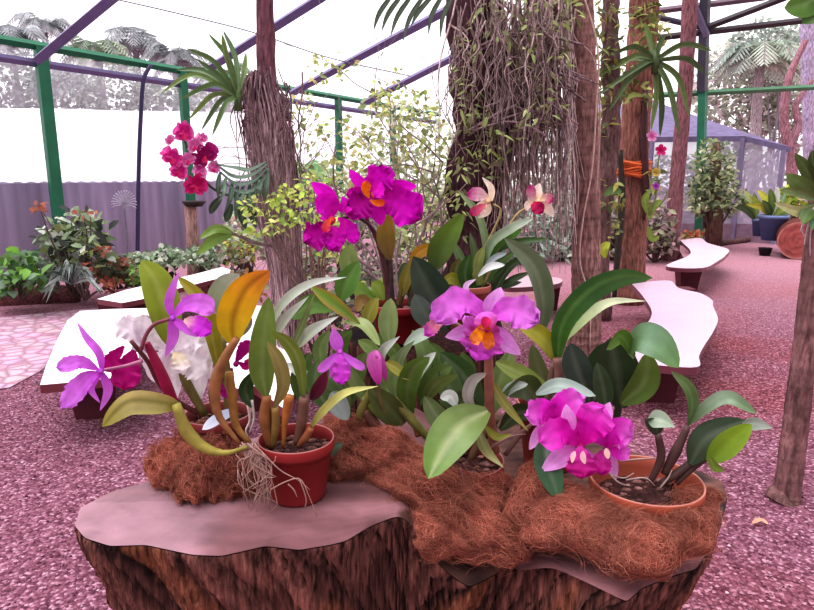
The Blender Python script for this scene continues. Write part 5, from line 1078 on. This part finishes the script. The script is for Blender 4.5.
# middle distance shrubs, the hazy ones with haze painted into their leaf colours
far = [([(318, 180, 14, 10), (300, 172, 16, 10)], 7.5, 'pale shrub with large leaves right of the root wrapped trunk', [C(170, 216, 150), C(206, 222, 170), C(140, 180, 130)], 16, 8, 90),
       ([(345, 222, 40, 30), (330, 240, 30, 16)], 9.5, 'hazy green shrub behind the magenta flowers', [C(170, 184, 140), C(200, 206, 176), C(130, 136, 116), C(206, 170, 166)], 8, 4.5, 700),
       ([(425, 225, 34, 40), (410, 246, 34, 14)], 9.5, 'hazy green shrub just left of the dark trunk', [C(176, 192, 140), C(210, 220, 170), C(140, 146, 120), C(220, 222, 196)], 8, 4.5, 760),
       ([(515, 230, 34, 34), (520, 250, 40, 12)], 11, 'blue green shrub behind the cream flowers', [C(150, 176, 156), C(190, 208, 190), C(116, 136, 122), C(220, 226, 220)], 8, 4.5, 760),
       ([(560, 222, 26, 38), (572, 248, 22, 12)], 11.5, 'pale shrub left of the ringed trunk', [C(180, 198, 176), C(210, 220, 206), C(136, 150, 136)], 9, 4.5, 560),
       ([(612, 226, 24, 34)], 11.5, 'low reddish green shrub behind the mossy trunk', [C(160, 150, 132), C(190, 200, 166), C(150, 116, 116)], 8, 4.5, 420),
       ([(655, 224, 20, 24), (660, 244, 18, 10)], 11.2, 'dark leaf litter shrub right of the orange banded post', [C(150, 126, 122), C(176, 180, 146), C(196, 166, 166), C(110, 96, 92)], 8, 4.5, 360),
       ([(692, 236, 12, 6)], 12.6, 'small orange red ground plant by the thin trunk', [C(200, 106, 84), C(190, 130, 96), C(160, 150, 100)], 7, 4, 90),
       ([(560, 150, 34, 56), (520, 170, 28, 46), (612, 140, 26, 60)], 13.5, 'hazy leafy screen seen between the central trunks', [C(210, 220, 186), C(226, 226, 212), C(186, 196, 166), C(226, 210, 226)], 8, 4.5, 1000),
       ([(410, 150, 50, 50), (370, 190, 40, 30), (330, 190, 30, 24)], 13.5, 'hazy light green bush beyond the twiggy shrub', [C(218, 228, 190), C(234, 236, 222), C(196, 210, 170)], 8, 4.5, 900),
       ([(250, 246, 22, 16), (240, 226, 14, 14)], 9.2, 'pale green shrub behind the root wrapped trunk on its left', [C(180, 200, 160), C(210, 220, 190), C(140, 156, 126), C(190, 150, 140)], 8, 4.5, 340),
       ([(310, 262, 26, 22)], 7.2, 'mixed leafy undergrowth right of the root wrapped trunk', [C(150, 166, 120), C(190, 196, 170), C(110, 116, 100), C(170, 120, 120)], 9, 5, 320),
       ([(322, 300, 26, 30), (300, 318, 22, 18)], 4.7, 'dark mixed undergrowth between the root wrapped trunk and the leaves of silvery sheen', [C(120, 136, 96), C(170, 180, 150), C(86, 84, 78), C(160, 110, 106), C(196, 200, 190)], 11, 5, 300),
       ([(376, 292, 40, 26), (352, 318, 26, 18)], 5.4, 'dark leafy undergrowth just behind the red pot', [C(110, 120, 92), C(150, 156, 130), C(76, 66, 68), C(150, 104, 100), C(186, 196, 120)], 10, 5, 420),
       ([(440, 290, 34, 28)], 5.6, 'dark leaved undergrowth below the dark trunk', [C(96, 106, 84), C(136, 140, 116), C(70, 58, 64), C(140, 100, 100)], 10, 4.5, 330),
       ([(246, 286, 20, 16)], 6.4, 'small leafy plant between the long left bench and the root wrapped trunk', [C(150, 170, 126), C(196, 206, 180), C(120, 110, 100), C(190, 140, 100)], 9, 5, 170),
       ([(378, 272, 40, 20)], 7.4, 'dark undergrowth behind the red pot', [C(110, 116, 100), C(150, 150, 130), C(90, 76, 80), C(170, 130, 130)], 9, 4, 360)]
for i, (bl, Y, lb, cols, ll, lw, n) in enumerate(far):
    bush('garden_shrub', bl, Y, n, ll, lw, cols, lb, seed=50+i, dY=.5, ntw=9, base=(bl[0][0], base_py(0, Y)))

# right side plants
YT = 13.2; rb = bush('round_shrub', [(714, 166, 22, 26), (702, 200, 18, 14), (726, 200, 18, 16), (712, 184, 24, 16), (712, 208, 20, 8)], YT, 1100, 7.5, 3.4, [C(186, 196, 150), C(150, 166, 116), C(120, 136, 100), C(206, 206, 176), C(100, 110, 88)], 'tall bushy shrub clothing a short trunk in front of the shed', base=(713, base_py(0, YT)), dY=.8, seed=71, stemw=4, ntw=12)
mb = MB(); mb.tube(pxpts([(713, base_py(0, YT)), (714, 215), (716, 180), (716, 142)], YT), [M(713, 220, YT, k) for k in (8, 8, 5, 4)], C(120, 92, 84), seg=12, wob=.1); mb.build('trunk', 'bark', rb)
YB = 12.6
def blue_pot(cx, top, bot, wt, Y, lb, plant_cols, tips, wl):
    cpt = P(cx, bot, Y); z0 = 0.0 if cpt.z < .12 else cpt.z; rt = root('potted_plant', (cpt.x, Y, z0), lb, 'potted plant', 'blue potted plants')
    hh = P(cx, top, Y).z-z0; r = M(cx, top, Y, wt/2); mb = MB()
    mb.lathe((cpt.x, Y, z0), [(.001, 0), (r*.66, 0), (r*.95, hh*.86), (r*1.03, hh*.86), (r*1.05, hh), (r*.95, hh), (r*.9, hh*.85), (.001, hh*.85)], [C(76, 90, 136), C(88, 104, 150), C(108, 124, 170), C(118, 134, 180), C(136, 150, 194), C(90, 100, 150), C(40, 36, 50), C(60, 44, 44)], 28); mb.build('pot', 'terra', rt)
    for i, (mx_, my_, tx, ty) in enumerate(tips):
        leaf(rt, [(cx+(tx-cx)*.1, top+1), (mx_, my_), (tx, ty)], (Y, Y+.2*math.sin(i*2)), wl, plant_cols[i % len(plant_cols)], nl=8, nw=4, roll=(i*31) % 40-20)
blue_pot(771, 215, 240, 27, YB, 'large blue pot of yellow green leafy plants in front of the shed', [C(176, 196, 90), C(206, 206, 80), C(120, 150, 80), C(226, 230, 220), C(96, 124, 70)],
  [(762, 206, 750, 196), (766, 200, 758, 190), (772, 200, 770, 188), (776, 200, 778, 186), (780, 204, 786, 192), (782, 208, 792, 198), (764, 208, 746, 204), (784, 212, 796, 208), (774, 204, 775, 194), (768, 208, 762, 200)], 7)
blue_pot(757, 219, 236, 12, YB+.5, 'narrow blue pot half hidden left of the large blue pot', [C(150, 176, 110), C(186, 196, 130), C(110, 136, 90)], [(748, 206, 738, 196), (750, 200, 744, 190), (746, 210, 733, 205), (756, 204, 754, 192), (752, 212, 742, 208)], 6)
mb = MB(); ck = P(766, 243, 12.2); mb.lathe((ck.x, 12.2, 0), [(.001, 0), (.09, 0), (.12, .14), (.13, .15), (.1, .14), (.001, .1)], C(40, 34, 40), 20); mb.build('small_pot', 'plain', label='small black pot on the ground before the blue pots', cat='pot')
bush('croton_plant', [(790, 196, 12, 8), (798, 204, 8, 8)], 12.9, 60, 12, 6, [C(190, 206, 80), C(216, 216, 90), C(150, 176, 90)], 'yellow green croton beside the round log', seed=77, ntw=6, base=(792, base_py(0, 12.9)), dY=.3)
def round_log():
    c0 = P(799, 236, 11.6); r = M(799, 236, 11.6, 19); c0.z = r; rt = root('log', (c0.x+.2, 11.8, 0), 'round reddish log lying on its side at the right edge', 'log')
    ax = Vector((.55, 1, 0)).normalized(); mb = MB(); mb.tube([c0+ax*(.0+.25*i) for i in range(5)], r, C(120, 70, 66), seg=32, wob=.05); mb.build('bark', 'bark', rt)
    s_ = ax.cross(Vector((0, 0, 1))).normalized(); vs = [c0-ax*.01]; cs = [C(150, 80, 76)]
    for j in range(1, 9):
        for k in range(32):
            a_ = 2*PI*k/32; vs.append(c0-ax*.01+(s_*math.cos(a_)+Vector((0, 0, 1))*math.sin(a_))*r*.98*j/8); cs.append(mix(C(146, 74, 74), C(172, 98, 92), .5+.5*math.sin(j*2.4+k*.4)) if j < 8 else C(190, 136, 130))
    mb = MB(); mb.add(vs, [(0, 1+(k+1) % 32, 1+k) for k in range(32)]+[(1+j*32+k, 1+j*32+(k+1) % 32, 1+(j+1)*32+(k+1) % 32, 1+(j+1)*32+k) for j in range(7) for k in range(32)], cs); mb.build('cut_face', 'cut', rt, smooth=False)
round_log()
mb = MB(); mb.tube([G(718, 246)+Vector((0, 0, .06)), G(740, 243)+Vector((0, 0, .06)), G(764, 240)+Vector((0, 0, .06))], .06, C(130, 100, 100), seg=10, wob=.15); mb.build('edging_log', 'bark', label='thin edging log on the ground in front of the shed', cat='log')

# =================================================================== FAR TREES
def palm(px, top, Y, cw, cols, label, seed, trunkc, nf=13):
    rnd = random.Random(seed); c0 = P(px, top, Y); rt = root('palm_tree', (c0.x, Y, 0), label, 'palm tree', 'hazy trees beyond the garden')
    mb = MB(); mb.tube(spline([(c0.x+.3, Y, 0), (c0.x+.1, Y, c0.z*.5), tuple(c0)], 10), [.28, .24, .22, .2, .2, .18, .18, .17, .16, .15], trunkc, seg=10); mb.build('trunk', 'bark', rt)
    mb = MB()
    for i in range(nf):
        a_ = 2*PI*i/nf+rnd.uniform(-.2, .2); L_ = M(px, top, Y, cw)*rnd.uniform(.75, 1.1); el = rnd.uniform(-.1, 1.1); d = Vector((math.cos(a_), math.sin(a_)*.8, 0))
        pts = spline([c0, c0+d*L_*.45+Vector((0, 0, L_*.35*el)), c0+d*L_*.85+Vector((0, 0, L_*(.35*el-.35)))], 16); mb.tube(pts, .02, trunkc, seg=4)
        cc = cols[rnd.randrange(len(cols))]
        for k in range(2, 16):
            T = (pts[k]-pts[k-1]).normalized(); s_ = T.cross(Vector((0, 0, 1))).normalized(); ll = L_*.32*math.sin(PI*(k/16)**.8)+.1
            for sg in (-1, 1):
                b0 = pts[k]; e_ = (s_*sg*.8+T*.5+Vector((0, 0, -.45))).normalized()*ll*rnd.uniform(.8, 1.1); wv = T*L_*.028
                mb.add([b0-wv, b0+wv, b0+e_*.6+wv*.8, b0+e_, b0+e_*.6-wv*.8], [(0, 1, 2, 3, 4)], mul(cc, rnd.uniform(.85, 1.12)))
    mb.build('crown', 'foliage', rt)
HZ = [C(180, 184, 188), C(200, 204, 206), C(160, 166, 168)]; HZG = [C(182, 196, 174), C(204, 214, 192), C(160, 174, 156)]  # palm leaf colours with haze painted in as paleness
for i, (px, top, Y, cw, lb) in enumerate(((10, 42, 30, 46, 'hazy palm at the far upper left'), (44, 30, 36, 40, 'hazy palm behind the far left green post, second from the edge'), (98, 56, 30, 46, 'hazy palm above the long gap between left posts'), (136, 52, 36, 50, 'wide hazy palm crossed by the bent pole'), (175, 60, 32, 40, 'hazy palm behind the second green post'), (225, 76, 34, 36, 'hazy low palm beside the strap leaved orchid'), (62, 84, 28, 40, 'lower hazy palm right of the far left green post'))):
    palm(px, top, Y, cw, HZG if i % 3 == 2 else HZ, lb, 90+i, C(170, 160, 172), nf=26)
for i, (bl, Y, lb, n, cols) in enumerate((  # distant leaf colours made pale to paint in the haze
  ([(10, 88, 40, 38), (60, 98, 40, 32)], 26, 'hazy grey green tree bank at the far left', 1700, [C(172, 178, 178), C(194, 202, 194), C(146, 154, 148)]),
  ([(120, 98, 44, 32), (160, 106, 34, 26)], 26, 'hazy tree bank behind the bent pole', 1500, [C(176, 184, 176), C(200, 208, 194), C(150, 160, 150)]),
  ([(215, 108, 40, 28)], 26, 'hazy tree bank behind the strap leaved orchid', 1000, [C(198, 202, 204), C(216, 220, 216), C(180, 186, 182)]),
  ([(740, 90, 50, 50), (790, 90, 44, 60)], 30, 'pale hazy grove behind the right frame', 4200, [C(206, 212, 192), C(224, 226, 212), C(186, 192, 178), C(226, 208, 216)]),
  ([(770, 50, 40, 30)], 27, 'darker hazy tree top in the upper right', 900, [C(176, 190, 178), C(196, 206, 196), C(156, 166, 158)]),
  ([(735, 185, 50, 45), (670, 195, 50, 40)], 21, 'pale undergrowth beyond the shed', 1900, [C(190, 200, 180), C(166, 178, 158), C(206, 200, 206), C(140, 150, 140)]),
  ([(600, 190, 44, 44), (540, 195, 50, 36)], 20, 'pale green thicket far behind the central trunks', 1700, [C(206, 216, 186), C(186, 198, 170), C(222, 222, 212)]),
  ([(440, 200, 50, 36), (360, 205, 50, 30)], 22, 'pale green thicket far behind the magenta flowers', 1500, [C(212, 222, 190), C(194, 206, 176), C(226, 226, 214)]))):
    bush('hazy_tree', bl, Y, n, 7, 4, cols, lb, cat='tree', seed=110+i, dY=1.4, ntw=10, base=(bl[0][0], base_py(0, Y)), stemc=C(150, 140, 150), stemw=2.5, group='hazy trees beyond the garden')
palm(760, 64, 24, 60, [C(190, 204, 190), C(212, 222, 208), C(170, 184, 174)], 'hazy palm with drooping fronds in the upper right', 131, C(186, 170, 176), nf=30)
t8 = root('tree', base_xy(790, 235, 17), 'bare pinkish branching tree at the right behind the shed', 'tree')
trunk(t8, 'trunk', [(806, 40), (790, 75), (784, 105), (786, 135), (792, 165), (792, base_py(792, 17))], 17, [5, 7, 8, 9, 10, 12], C(176, 130, 140)); trunk(t8, 'branch', [(790, 148), (798, 125), (796, 105), (812, 80)], 17, [9, 7, 6, 4], C(176, 134, 146))
t9 = root('tree', base_xy(812, 232, 18), 'pale lilac grey trunk at the right edge', 'tree')
trunk(t9, 'trunk', [(806, -20), (808, 60), (811, 150), (813, base_py(813, 18))], 18, [12, 13, 15, 18], C(196, 180, 206))
